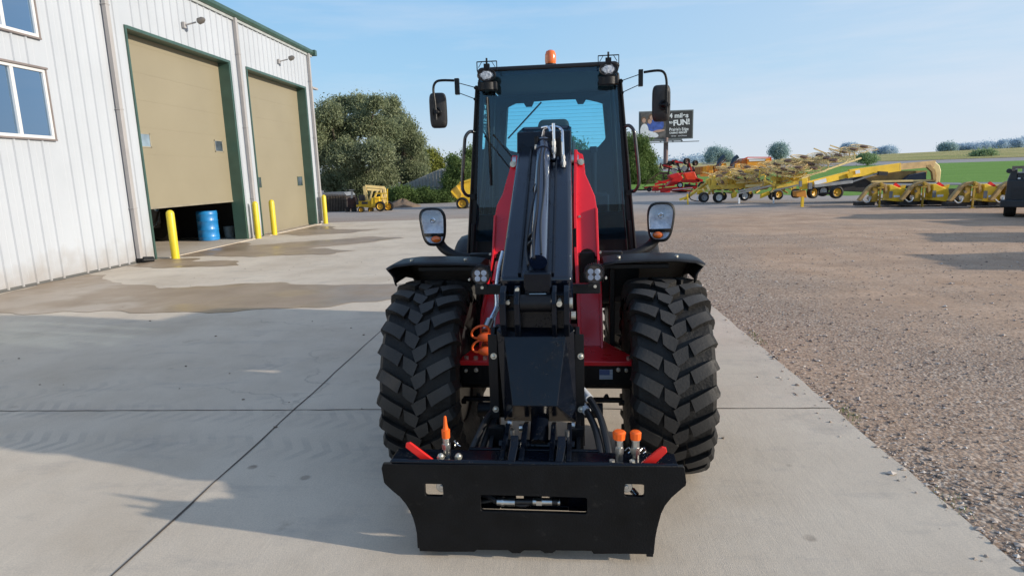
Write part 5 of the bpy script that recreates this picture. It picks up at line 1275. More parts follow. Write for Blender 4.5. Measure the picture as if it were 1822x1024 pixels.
for k in range(22):
    t_ = k/21; xa = p1.x+(p3.x-p1.x)*t_; zt = p1.z+(p2.z-p1.z)*(1-abs(2*t_-1)); mb.b2((xa, -.09, p1.z-.1), (xa+.03, -.06, zt-.05))
mb.build('gable_ribs', mat('rib_dark', (.17, .18, .17), .6), sh, split=False)
MB().b2((p1.x+.2, .1, -.2), (p3.x-.2, 4.8, p1.z-.1)).build('wall', SHW, sh)

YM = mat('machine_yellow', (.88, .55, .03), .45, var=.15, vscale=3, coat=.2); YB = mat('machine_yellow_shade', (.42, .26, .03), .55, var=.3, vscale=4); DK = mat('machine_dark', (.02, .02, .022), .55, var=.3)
TAN = mat('machine_tan', (.42, .27, .10), .6, var=.25, vscale=4); GRY = mat('machine_grey', (.20, .21, .22), .5, var=.2); PALEY = mat('pale_yellow', (.75, .58, .25), .45, var=.15)
def bars(name, m, parent, O, segs, w=.06, split=False):
    "segs: (x0,y0,x1,y1,Y0[,Y1,w,h]) in photo points at depth"
    mb = MB()
    for s_ in segs:
        x0, y0, x1, y1, Y0 = s_[:5]; Y1 = s_[5] if len(s_) > 5 else Y0; ww = s_[6] if len(s_) > 6 else w; hh = s_[7] if len(s_) > 7 else ww
        mb.bar(at(x0, y0, Y0)-O, at(x1, y1, Y1)-O, ww, hh)
    return mb.build(name, m, parent, split=split)
def panel(name, m, parent, O, pts, Y, th=.3, bevel=0):
    mb = MB(); mb.prism([at(x, y, Y)-O for x, y in pts], (0, th, 0)); return mb.build(name, m, parent, bevel=bevel, split=False)
def wheel(parent, O, x, y, Y, r, rimm, w=.18, yaw=0, lab=None):
    c = at(x, y, Y)-O; rot = Euler((0, 0, yaw)).to_matrix()
    mb = MB(); mb.lathe([(-w*.4, r*.6), (-w/2, r*.75), (-w*.42, r*.97), (0, r), (w*.42, r*.97), (w/2, r*.75), (w*.4, r*.6)], c, 'Y', n=28, rot=rot, caps=False)
    t_ = mb.build('wheel', RUBBER, parent, smooth=True)
    mb = MB(); mb.lathe([(-w*.30, 0), (-w*.34, r*.16), (-w*.12, r*.24), (-w*.18, r*.5), (-w*.42, r*.62), (-w*.40, r*.64), (w*.3, r*.62), (w*.3, 0)], c, 'Y', n=24, rot=rot); mb.build('rim', rimm, t_, smooth=True); return t_
RW_ = mat('rim_white', (.6, .6, .58), .45, var=.1); RY_ = mat('rim_yellow', (.62, .36, .03), .45, var=.1)

# yellow towable boom lift
O = Vector(gb(662, 377, 32.3)); t = thing('boom_lift', 'yellow folded boom lift parked before the trees at the edge of the yard', 'boom lift', O)
panel('chassis', YM, t, O, [(634, 356), (668, 358), (668, 370), (634, 368)], 32.2, .8, .02)
panel('counterweight', YM, t, O, [(660, 352), (672, 350), (674, 366), (660, 368)], 32.0, .7, .03)
bars('boom', PALEY, t, O, [(649, 331, 652, 358, 32.4, 32.4, .16), (650, 331, 684, 334, 32.4, 32.6, .14), (653, 337, 680, 338, 32.4, 32.6, .10), (683, 334, 688, 360, 32.6, 32.6, .13), (663, 338, 658, 356, 32.3), (672, 339, 664, 357, 32.3), (677, 338, 684, 362, 32.5)], .08)
bars('basket_rail', YM, t, O, [(668, 344, 689, 344, 32.0), (689, 336, 689, 363, 32.0), (668, 344, 668, 362, 32.0), (668, 353, 689, 353, 32.0), (673, 363, 689, 363, 32.0), (678, 344, 678, 363, 32.0)], .05)
bars('engine', DK, t, O, [(640, 352, 650, 352, 32.3, 32.3, .3), (636, 356, 636, 364, 32.0, 32.0, .1), (644, 361, 654, 361, 31.95, 31.95, .12)], .2)
for x, y, Y, r in ((677, 367, 31.9, .26), (691, 367, 32.8, .28), (643, 373, 31.8, .16), (660, 373, 32.4, .15)): wheel(t, O, x, y, Y, r, RY_, .2)
# dark weathered machine and slatted bin to its left
O = Vector(gb(623, 377, 32.5)); t = thing('old_engine_unit', 'dark rusty engine unit on wheels between the slatted bin and boom lift', 'engine unit', O)
RUST = mat('rusty_dark', (.06, .028, .022), .7, var=.5, vscale=5)
panel('engine_block', RUST, t, O, [(618, 352), (631, 350), (632, 371), (618, 372)], 32.5, .5, .03)
bars('exhaust', GRY, t, O, [(626, 340, 626, 353, 32.5), (621, 338, 630, 338, 32.5, 32.5, .05)], .09)
for x, y in ((618, 373), (630, 373)): wheel(t, O, x, y, 32.4, .14, RIM, .14)
bars('guard', RUST, t, O, [(616, 356, 634, 356, 32.4), (634, 351, 640, 366, 32.3), (634, 360, 648, 360, 32.3)], .05)
O = Vector(gb(598, 379, 33)); t = thing('slatted_bin', 'dark brown slatted wooden bin beside the far workshop corner', 'bin', O)
WD = mat('weathered_wood', (.13, .105, .08), .85, var=.35, vscale=8)
panel('bin_body', mat('bin_dark', (.05, .04, .035), .8), t, O, [(574, 350), (616, 350), (616, 376), (574, 378)], 33.1, 1.6)
mb = MB()
for k in range(15):
    p = at(576+k*2.8, 377, 33.0)-O; q = at(576+k*2.8, 346, 33.0)-O; mb.bar(p, q, .05, .03)
mb.build('slats', WD, t, split=False)
panel('bin_top', GRY, t, O, [(574, 343), (612, 342), (617, 348), (574, 349)], 33.0, 1.5)
# dirt pile
O = Vector(gb(713, 371, 36)); mb = MB(); rnd = random.Random(5); N_ = 26; rows = []
for j in range(9):
    rr0 = 1-j/8; rows.append([mb.bm.verts.new((1.15*rr0*math.cos(a)*(1+.12*math.sin(3*a+j))+.15*(1-rr0), .8*rr0*math.sin(a), .50*(1-rr0)**.8*(1+.1*math.sin(5*a))+rnd.uniform(-.02, .02)-.03)) for a in [2*math.pi*k/N_ for k in range(N_)]])
for a, b in zip(rows, rows[1:]):
    for k in range(N_): mb.bm.faces.new((a[k], a[(k+1) % N_], b[(k+1) % N_], b[k]))
o = mb.build('dirt_pile', mat('dirt', (.16, .115, .08), .95, bump=1, bscale=12, var=.3, vscale=5), None, smooth=True); o.location = O; tag(o, 'low pile of brown dirt right of the yellow boom lift', 'dirt pile')
# round baler peeking out left of the cab
O = Vector(gb(830, 371, 33)); t = thing('round_baler', 'yellow round baler mostly hidden behind the loader cab', 'baler', O)
panel('bale_chamber', YM, t, O, [(806, 336), (818, 324), (836, 318), (870, 318), (880, 340), (870, 362), (830, 362), (812, 350)], 33, 1.5, .05)
panel('side_shield', YB, t, O, [(802, 338), (812, 330), (822, 345), (818, 355), (804, 350)], 32.8, .4, .03)
wheel(t, O, 823, 362, 32.7, .33, RY_, .3); bars('tailgate_frame', YM, t, O, [(803, 340, 822, 362, 32.8), (818, 325, 846, 318, 32.9)], .08)

# ================================================================== BILLBOARD
YBB = 118
p0, p1 = at(1140, 248, YBB), at(1230, 197, YBB)
O = Vector((20.45, YBB, terr(20.45, YBB))); t = thing('billboard', 'black roadside billboard with white lettering and a photo panel on one post', 'billboard', O)
cx_, cz_ = (at(1185, 222.5, YBB)-O).x, (at(1185, 222.5, YBB)-O).z; bw, bh = 9.5, 4.85; tilt = R(1.0)
BBK = mat('billboard_black', (.035, .033, .032), .6, var=.1); BBF = mat('billboard_frame', (.16, .17, .17), .6)
def bbm(x, y, z): return Matrix.Translation((cx_+x, y, cz_+z)) @ Matrix.Rotation(R(90), 4, 'X')
MB().b2((cx_-bw/2-.12, -.05, cz_-bh/2-.12), (cx_+bw/2+.12, .35, cz_+bh/2+.12)).build('frame', BBF, t)
F_ = MB().b2((cx_-bw/2+.1, -.12, cz_-bh/2+.1), (cx_+bw/2-.1, -.06, cz_+bh/2-.1)).build('panel', BBK, t)
PH = MB().b2((cx_-bw/2+.15, -.15, cz_-bh/2+.15), (cx_-.05, -.125, cz_+bh/2-.15)).build('photo_area', mat('photo_dark', (.10, .09, .085), .6, var=.6, vscale=1.2), F_)
SKIN = mat('printed_skin', (.50, .30, .22), .6); PBL = mat('printed_blue', (.05, .10, .36), .6, var=.4, vscale=1.5); PWH = mat('printed_white', (.72, .72, .74), .6, var=.1); PHR = mat('printed_hair', (.16, .09, .05), .6)
def disc(x, z, rx, rz, y, name, m, ang=0):
    mb = MB(); mb.prism([(cx_+x+rx*math.cos(a)*math.cos(ang)-rz*math.sin(a)*math.sin(ang), y, cz_+z+rx*math.cos(a)*math.sin(ang)+rz*math.sin(a)*math.cos(ang)) for a in [k*math.pi/12 for k in range(24)]], (0, .006, 0)); mb.build(name, m, PH)
disc(-1.9, .1, 1.5, 1.3, -.157, 'printed_shape', PBL); disc(-3.9, -.9, .75, 1.25, -.160, 'printed_shape', PWH); disc(-2.9, -1.5, 1.6, .55, -.164, 'printed_shape', PWH, -.25); disc(-1.3, -1.0, 1.1, .22, -.168, 'printed_shape', SKIN, .1)
disc(-2.4, -.35, .8, .7, -.171, 'printed_shape', PBL, .3)
for x, z in ((-4.05, .95), (-3.0, .75), (-2.7, 1.4)):
    disc(x, z+.12, .46, .52, -.175, 'printed_hair', PHR); disc(x+.05, z-.05, .33, .42, -.179, 'printed_face', SKIN)
text('lettering', '4 miles', 1.15, WHITEP, F_, bbm(2.25, -.125, 1.55), .01, .03, 1.05); text('lettering', 'to', .7, WHITEP, F_, bbm(.85, -.125, .45), .01, .02)
text('lettering', 'FUN!', 1.35, WHITEP, F_, bbm(2.75, -.125, .33) @ Matrix.Rotation(R(4), 4, 'Z'), .01, .05, 1.0)
text('lettering', "Prairie's Edge", .78, WHITEP, F_, bbm(2.3, -.125, -.85), .01, .012, .82); text('lettering', 'CASINO RESORT', .42, WHITEP, F_, bbm(2.2, -.125, -1.45), .01, .015, 1.0); text('lettering', 'exit now     open 24 hours', .26, PWH, F_, bbm(2.3, -.125, -2.0), .01, .008)
mb = MB(); zb = cz_-bh/2
mb.cyl((cx_+.05, .1, -.3), (cx_+.05, .1, zb+.2), .42, n=22); mb.build('post', mat('post_brown', (.17, .11, .10), .6, var=.15), t, smooth=True)
mb = MB(); mb.b2((cx_-bw/2-.2, -1.2, zb-.72), (cx_+bw/2+1.0, -.4, zb-.60)); mb.b2((cx_-3.4, -.2, zb-.45), (cx_+2.9, .3, zb-.12))
for x in (-3.3, -1, 1.2, 2.8): mb.b2((cx_+x-.06, -1.0, zb-.62), (cx_+x+.06, .1, zb-.4))
mb.build('catwalk', BBF, t, split=False)

# ================================================================== RED HAY IMPLEMENTS
RD = mat('implement_red', (.62, .015, .012), .45, var=.2, vscale=2); RDO = mat('implement_orange_red', (.80, .06, .015), .45, var=.15); BRN = mat('implement_brown', (.10, .035, .03), .6, var=.4)
O = Vector(gb(1170, 343, 48)); t = thing('hay_tedder', 'low red hay tedder with outstretched tines left of the red mower', 'hay tedder', O)
bars('frame', RD, t, O, [(1146, 334, 1200, 329, 48, 48, .14), (1160, 338, 1215, 333, 47.6, 47.6, .14), (1165, 328, 1200, 318, 48, 48, .16), (1170, 322, 1186, 326, 48, 48, .2, .1), (1175, 341, 1192, 339, 47.4, 47.4, .22), (1193, 324, 1178, 334, 47.8, 48, .12)], .1)
bars('tine_arm', BRN, t, O, [(1150, 324, 1176, 306, 48.2), (1146, 330, 1165, 320, 48.2), (1144, 337, 1162, 333, 47.8), (1154, 341, 1156, 331, 47.7), (1166, 343, 1165, 333, 47.6), (1143, 332, 1150, 336, 47.8), (1182, 330, 1186, 344, 47.6)], .045)
panel('gearbox', RDO, t, O, [(1162, 333), (1172, 332), (1172, 340), (1161, 340)], 47.6, .4, .03); wheel(t, O, 1155, 337, 47.7, .17, RIM, .12)
O = Vector(gb(1222, 343, 46)); t = thing('disc_mower', 'bright red disc mower with small black wheel, in front of orange tubs', 'mower', O)
panel('cover', RD, t, O, [(1190, 312), (1207, 307), (1216, 316), (1205, 328), (1185, 332), (1195, 322)], 46.2, .8, .05)
panel('cover', RDO, t, O, [(1217, 308), (1236, 305), (1241, 318), (1236, 326), (1222, 322)], 46.5, .8, .05)
bars('frame', RD, t, O, [(1178, 339, 1240, 333, 45.6, 45.6, .16), (1192, 326, 1212, 312, 46, 46, .14), (1212, 322, 1244, 322, 46, 46, .2), (1238, 318, 1250, 322, 46, 46, .2), (1198, 338, 1238, 340, 45.8, 45.8, .1), (1228, 326, 1216, 336, 46, 46, .12), (1240, 326, 1236, 338, 46, 46, .12)], .1)
bars('cutter_bar', DK, t, O, [(1196, 339, 1222, 342, 45.9, 45.9, .16), (1218, 330, 1240, 333, 46, 46, .25)], .1); wheel(t, O, 1210, 329, 45.7, .22, RW_, .16)
bars('decal', WHITEP, t, O, [(1196, 337.5, 1232, 334, 45.5, 45.5, .05)], .05)
O = Vector(gb(1215, 342, 50)); t = thing('folded_tedder', 'dark red folded tedder with black wheels raised above the red mower', 'hay tedder', O)
bars('frame', BRN, t, O, [(1178, 294, 1192, 291, 50, 50, .16), (1176, 290, 1174, 300, 50), (1180, 296, 1200, 302, 50, 50, .1), (1192, 290, 1188, 318, 50, 50, .12), (1205, 290, 1212, 312, 50, 50, .16), (1225, 292, 1220, 318, 50, 50, .16), (1215, 306, 1235, 304, 50, 50, .2), (1198, 300, 1212, 306, 50, 50, .08), (1232, 296, 1240, 316, 50, 50, .14), (1174, 308, 1190, 308, 50, 50, .16), (1200, 318, 1240, 320, 50, 50, .12), (1210, 318, 1210, 342, 50, 50, .1), (1180, 308, 1180, 340, 50, 50, .08), (1238, 316, 1240, 342, 50, 50, .1)], .1)
bars('red_arm', RD, t, O, [(1180, 294, 1196, 297, 49.8, 49.8, .12), (1196, 286, 1215, 290, 49.8, 49.8, .14), (1200, 309, 1230, 308, 49.8, 49.8, .14), (1226, 290, 1232, 308, 49.8, 49.8, .12)], .1)
bars('pale_shield', GRY, t, O, [(1195, 302, 1202, 308, 49.7, 49.7, .28), (1214, 298, 1220, 302, 49.7, 49.7, .4), (1202, 294, 1210, 300, 49.7, 49.7, .06)], .1)
for x, y, r in ((1192, 290, .18), (1222, 287, .27), (1237, 290, .22), (1201, 289, .22), (1242, 305, .26)): wheel(t, O, x, y, 49.8, r, BRN, .25, .5)

# ================================================================== ORANGE MACHINES
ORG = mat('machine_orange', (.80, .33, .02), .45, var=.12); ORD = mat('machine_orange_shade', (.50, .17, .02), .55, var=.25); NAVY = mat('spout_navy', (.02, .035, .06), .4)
O = Vector(gb(1258, 340, 42)); t = thing('orange_mixer', 'square orange farm tub nearest the red implements', 'farm tub', O)
panel('tub', ORG, t, O, [(1251, 296), (1269, 294), (1269, 310), (1250, 311)], 42, 1.6, .03); panel('tub_end', ORD, t, O, [(1245, 297), (1251, 296.5), (1250, 311), (1246, 309)], 42.1, 1.5)
bars('frame', ORD, t, O, [(1246, 312, 1275, 312, 42, 42, .15), (1260, 294, 1260, 311, 41.95, 41.95, .05), (1273, 294, 1276, 311, 42.2, 42.2, .3)], .12); bars('rim_rail', GRY, t, O, [(1249, 292, 1271, 291, 42)], .06)
for x in (1250, 1270): wheel(t, O, x, 331, 42.6, .3, RY_, .2)
for i, (x, lb) in enumerate(((1288, 'orange machine with curved navy spout beside the square orange tub'), (1312, 'orange machine with curved navy spout next to the long orange hopper'))):
    O = Vector(gb(x, 340, 42)); t = thing('forage_blower', lb, 'forage blower', O, 0, 'orange blowers with curved spouts')
    panel('body', ORG, t, O, [(x-4, 291), (x+4, 290), (x+7, 306), (x-6, 307)], 42, .9, .02); panel('side_box', ORD, t, O, [(x-12, 300), (x-4, 298), (x-4, 312), (x-13, 312)], 42.1, .9)
    mb = MB(); mb.tube([at(x-10, 298, 42)-O, at(x-9, 291, 42)-O, at(x-5, 283, 42)-O, at(x+1, 278, 42)-O], .14, n=8); mb.build('spout', NAVY, t, smooth=True)
    bars('linkage', BRN, t, O, [(x-12, 294, x-4, 288, 41.9), (x+3, 284, x-3, 290, 41.9), (x-12, 296, x+6, 308, 41.8)], .07)
    for xx in (x-8, x+5): wheel(t, O, xx, 331, 42.6, .3, RY_, .2)
O = Vector(gb(1350, 335, 43)); t = thing('orange_hopper', 'long orange hopper wagon with white stripe along its rim', 'hopper wagon', O)
panel('hopper', ORG, t, O, [(1330, 283), (1371, 281), (1372, 285), (1360, 303), (1332, 304), (1329, 296)], 43, 2, .02); panel('hopper_end', ORD, t, O, [(1320, 286), (1330, 281), (1330, 304), (1322, 302)], 43.1, 1.8)
bars('rim', RDO, t, O, [(1320, 284, 1330, 280, 43), (1330, 280, 1371, 280, 42.9), (1371, 280, 1372, 286, 42.9)], .06); panel('white_stripe', WHITEP, t, O, [(1333, 283.5), (1363, 282.2), (1361, 286), (1333, 287)], 42.95, .04)
bars('frame', ORD, t, O, [(1322, 306, 1372, 306, 43, 43, .2)], .2)
for x in (1332, 1362): wheel(t, O, x, 327, 43.3, .35, RY_, .25)

# ================================================================== WHEEL RAKES
OLIVE = mat('rake_yellow', (.74, .50, .07), .5, var=.3, vscale=2); STR = mat('rake_tine', (.64, .46, .18), .5, var=.25); HUBM = mat('rake_hub', (.10, .045, .02), .6)
def star_mesh():
    mb = MB(); n = 40; r = .62
    ringp = [(r*math.cos(2*math.pi*k/n), r*math.sin(2*math.pi*k/n), 0) for k in range(n+1)]; mb.tube(ringp, .016, n=5, sub=1)
    ringp = [(.36*math.cos(2*math.pi*k/n), .36*math.sin(2*math.pi*k/n), .03) for k in range(n+1)]; mb.tube(ringp, .010, n=4, sub=1)
    for k in range(0, n, 2):
        a = 2*math.pi*k/n; mb.tube([(.12*math.cos(a), .12*math.sin(a), .02), (r*math.cos(a), r*math.sin(a), 0), (.74*math.cos(a+.12), .74*math.sin(a+.12), -.03)], .0075, n=4, sub=1)
    me_ = bpy.data.meshes.new('rake_wheel'); mb.bm.to_mesh(me_); mb.bm.free(); me_.materials.append(STR)
    mb = MB(); mb.cyl((0, 0, -.03), (0, 0, .07), .20, .18, n=20); mh = bpy.data.meshes.new('hub'); mb.bm.to_mesh(mh); mb.bm.free(); mh.materials.append(HUBM); return me_, mh
SM, SH = star_mesh()
def star(parent, O, x, y, Y, tilt=.30, roll=0, sc=1):
    o = bpy.data.objects.new('rake_wheel', SM); COL.objects.link(o); o.parent = parent; o.location = at(x, y, Y)-O; o.rotation_euler = (tilt, roll, random.random()); o.scale = (sc, sc, sc)
    h_ = bpy.data.objects.new('hub', SH); COL.objects.link(h_); h_.parent = o
random.seed(3)
O = Vector(gb(1330, 356, 31)); t = thing('wheel_rake', 'yellow wheel rake folded for transport with its drawbar pointing left', 'hay rake', O)
bars('frame', OLIVE, t, O, [(1218, 354, 1262, 322, 31.5, 32.5, .12), (1262, 316, 1330, 305, 32.5, 32.5, .16), (1256, 322, 1340, 322, 32, 32, .22), (1255, 334, 1345, 330, 31.6, 31.6, .20), (1262, 346, 1262, 320, 31.8, 31.8, .1), (1300, 340, 1300, 312, 31.8, 31.8, .12), (1334, 345, 1338, 308, 31.7, 31.7, .12), (1270, 318, 1268, 336, 31.8, 31.8, .25), (1300, 306, 1370, 302, 33, 33, .2), (1310, 327, 1370, 324, 31.5, 31.5, .12), (1326, 333, 1372, 329, 31.3, 31.3, .2)], .1)
bars('pale_beam', PALEY, t, O, [(1310, 325, 1370, 322.5, 31.2, 31.2, .07), (1326, 331, 1368, 328, 31.0, 31.0, .12), (1258, 330, 1262, 340, 31.3, 31.3, .1), (1258, 352, 1250, 336, 31.2, 31.2, .08), (1282, 352, 1286, 337, 31.2, 31.2, .09)], .06, split=True)
rk = random.Random(17); seg = []
for k in range(34):
    x, y = rk.uniform(1262, 1345), rk.uniform(312, 344); a = rk.choice((-.12, -.1, 1.3, 1.7, .5, -.6)); l_ = rk.uniform(6, 26); yy = rk.uniform(31.0, 32.6)
    seg.append((x, y, x+l_*math.cos(a), min(346, y+l_*math.sin(a)), yy, yy+rk.uniform(-.4, .4), rk.uniform(.04, .10)))
bars('linkage', OLIVE, t, O, seg[:22], split=True); bars('linkage', TAN, t, O, seg[22:], split=True)
panel('gear_box', YM, t, O, [(1243, 338), (1256, 336), (1254, 346), (1242, 346)], 31.4, .3, .02); panel('shield', YM, t, O, [(1302, 344), (1312, 341), (1311, 350), (1303, 353)], 31.3, .2, .02)
bars('jack', YM, t, O, [(1223, 345, 1224, 364, 31.0, 31.0, .07), (1209, 355, 1222, 351, 31.1, 31.1, .10)], .06); bars('marker_stake', WHITEP, t, O, [(1241, 349, 1240.5, 357, 31, 31, .05), (1315, 352, 1315, 362, 29.5, 29.5, .07), (1376, 351, 1376.5, 362, 29.5, 29.5, .06)], .05, split=True)
mb = MB(); mb.tube([at(1232, 336, 31.2)-O, at(1226, 346, 31.1)-O, at(1230, 355, 31.0)-O, at(1244, 358, 31.1)-O], .025, n=6); mb.build('hydraulic_hose', HOSE, t, smooth=True)
for x, y, Y, r, m_ in ((1252, 351, 31.0, .25, GRY), (1278, 351, 31.0, .26, RW_), (1285, 349, 32.0, .22, RIM), (1324, 348, 31.2, .25, RW_), (1332, 346, 32.2, .22, RIM)): wheel(t, O, x, y, Y, r, m_, .2, .25)
for k, (x, y, Y) in enumerate(((1290, 309, 32.5), (1300, 300, 33.2), (1318, 306, 32.4), (1330, 298, 33.5), (1348, 304, 32.2), (1368, 294, 33), (1344, 314, 31.6), (1362, 311, 31.8), (1385, 300, 32.2), (1280, 314, 32), (1310, 318, 31.4), (1292, 302, 33.6), (1308, 312, 33), (1356, 300, 33.6), (1375, 304, 32.4), (1338, 309, 33.2), (1322, 311, 31.2), (1270, 311, 33))): star(t, O, x, y, Y, .25+.03*(k % 4), .1*(k % 3)-.1, .85)
for k, (x, y, Y) in enumerate(((1285, 324, 31.3), (1350, 320, 31.2), (1325, 317, 31.3))): star(t, O, x, y, Y, 1.0, .3*k, .5)
O = Vector(gb(1420, 352, 30)); t = thing('wheel_rake', 'yellow wheel rake whose raised wheels stand highest against the sky', 'hay rake', O)
bars('frame', OLIVE, t, O, [(1360, 330, 1440, 312, 30.5, 30.5, .16), (1372, 318, 1440, 320, 30.4, 30.4, .2), (1380, 332, 1425, 326, 30, 30, .16), (1393, 340, 1396, 306, 30.2, 30.2, .14), (1415, 322, 1412, 340, 30, 30, .14), (1400, 310, 1432, 300, 30.6, 30.6, .12), (1376, 340, 1378, 322, 30, 30, .12)], .1)
rk = random.Random(19); seg = []
for k in range(30):
    x, y = rk.uniform(1352, 1425), rk.uniform(300, 342); a = rk.choice((-.2, -.25, 1.4, 1.7, .5, -.7)); l_ = rk.uniform(6, 24); yy = rk.uniform(29.8, 31)
    seg.append((x, y, x+l_*math.cos(a), min(344, y+l_*math.sin(a)), yy, yy+rk.uniform(-.4, .4), rk.uniform(.04, .10)))
bars('linkage', OLIVE, t, O, seg[:20], split=True); bars('linkage', TAN, t, O, seg[20:], split=True)
bars('wheel_arm', PALEY, t, O, [(1426, 317, 1475, 300, 29.6, 30, .07), (1470, 302, 1532, 281, 30, 30.4, .07), (1430, 313, 1470, 304, 29.7, 30, .05), (1474, 299, 1473, 287, 30, 30, .05), (1520.5, 285, 1520.5, 270, 30.3, 30.3, .05), (1462, 303, 1458, 295, 30, 30, .05), (1371, 342, 1380, 338, 29.8, 29.8, .08), (1378, 345, 1384, 336, 29.8, 29.8, .07)], .05)
bars('steel_arm', GRY, t, O, [(1314, 344, 1372, 330, 29.6, 29.6, .07), (1376, 339, 1420, 329, 29.4, 29.4, .06), (1314, 340, 1352, 332, 29.6, 29.6, .06)], .05)
panel('shield', YM, t, O, [(1355, 345), (1369, 340), (1370, 346), (1354, 353)], 29.8, .2, .02); panel('cylinder_guard', YM, t, O, [(1440, 306), (1432, 312), (1412, 322), (1408, 316), (1425, 308)], 30, .3, .02)
for x, y, Y, r, m_ in ((1384, 346, 29.8, .24, RY_), (1376, 347, 30.6, .24, RIM)): wheel(t, O, x, y, Y, r, m_, .2, .3)
for k, (x, y, Y) in enumerate(((1402, 287, 31), (1430, 280.5, 31), (1443, 293, 30.6), (1421, 299, 30), (1471, 282, 30.6), (1491, 277.5, 31), (1519, 266.5, 30.6), (1537, 262, 31), (1382, 293, 31), (1455, 286, 31.4), (1500, 271, 31.6), (1408, 308, 30), (1395, 302, 30.4), (1415, 291, 31.4), (1436, 290, 31.2), (1386, 308, 30.2), (1458, 277, 31.6), (1483, 286, 30.2), (1448, 300, 30))): star(t, O, x, y, Y, .25+.02*(k % 3), -.08-.04*(k % 3), .9)
bars('tine_arm', STR, t, O, [(1475, 248+16, 1503, 273, 31.5), (1448, 264, 1470, 273, 31.5), (1477, 258.5, 1499, 266, 31.6), (1497, 263, 1494, 274, 31.5), (1406, 278, 1420, 284, 31.5)], .05, split=True)

# ================================================================== MOWER CONDITIONER
O = Vector(gb(1540, 352, 27.5)); t = thing('mower_conditioner', 'yellow mower conditioner with long swing tongue over a black header', 'mower conditioner', O)
bars('tongue', YM, t, O, [(1438, 328, 1512, 309, 27.2, 27.4, .14, .26), (1510, 309, 1601, 297, 27.4, 27.6, .16, .34)], .1)
bars('tongue_rear', TAN, t, O, [(1598, 297, 1662, 291, 27.6, 28, .18, .26), (1550, 300, 1600, 295, 27.9, 27.9, .1)], .1)
panel('gooseneck', PALEY, t, O, [(1655, 288), (1664, 287), (1672, 294), (1675, 304), (1672, 332), (1664, 331), (1665, 312), (1663, 303), (1656, 297)], 27.9, .35, .03)
panel('gooseneck_side', TAN, t, O, [(1645, 294), (1656, 293), (1664, 304), (1665, 320), (1661, 320), (1659, 306), (1652, 299)], 27.8, .15)
panel('canopy', TAN, t, O, [(1545, 309), (1580, 304), (1650, 303.5), (1648, 313), (1640, 320), (1548, 324), (1530, 318)], 28.4, .4)
panel('canopy_shield', NAVY, t, O, [(1610, 320), (1622, 311), (1648, 306), (1648, 320)], 28.0, .3)
panel('header', DK, t, O, [(1512, 320), (1532, 312), (1548, 323), (1640, 320), (1665, 322), (1665, 332), (1600, 336), (1540, 342), (1500, 340), (1498, 328)], 28.1, 1.6, .03)
bars('front_bar', PALEY, t, O, [(1550, 323, 1662, 320.5, 28.0, 28.0, .08)], .08); bars('end_plate', GRY, t, O, [(1655, 328, 1655, 333, 27.9, 27.9, .4)], .3)
bars('hydraulic_arm', GRY, t, O, [(1448, 331, 1516, 323, 27.0, 27.3, .12), (1514, 324, 1562, 308, 27.3, 27.3, .06)], .05); bars('knuckle', DK, t, O, [(1562, 308, 1578, 309, 27.3, 27.3, .16)], .1)
panel('hitch_block', YM, t, O, [(1426, 318), (1437, 316), (1438, 336), (1427, 337)], 27.0, .3, .02); panel('hitch_lower', mat('hitch_orange', (.60, .24, .03), .5), t, O, [(1416, 340), (1434, 338), (1436, 352), (1417, 350)], 27.0, .4, .02)
bars('stand', YM, t, O, [(1428, 350, 1427, 369, 26.8, 26.8, .1), (1421, 370, 1432, 370, 26.8, 26.8, .08, .03), (1510, 300+8, 1512, 316, 27.3, 27.3, .2)], .1)
bars('decal', WHITEP, t, O, [(1449, 325.8, 1470, 320.4, 27.08, 27.1, .03, .16), (1522, 306.5, 1530, 305, 27.3, 27.3, .03, .14)], .05)
bars('light_box', GRY, t, O, [(1441, 325, 1441, 336, 26.9, 26.9, .14), (1424, 322, 1424, 332, 26.9, 26.9, .1)], .1, split=True); bars('axle', DK, t, O, [(1440, 346, 1490, 343, 27.8, 27.8, .1), (1483, 328, 1488, 340, 27.6, 27.6, .1)], .1)
for x, y, Y, r, m_, yw in ((1488, 342, 27.4, .27, RY_, .1), (1463.5, 339.5, 29.2, .25, RW_, .1), (1446, 342, 27.3, .26, RY_, .5), (1416, 344, 27.8, .2, RY_, .5)): wheel(t, O, x, y, Y, r, m_, .22, yw)

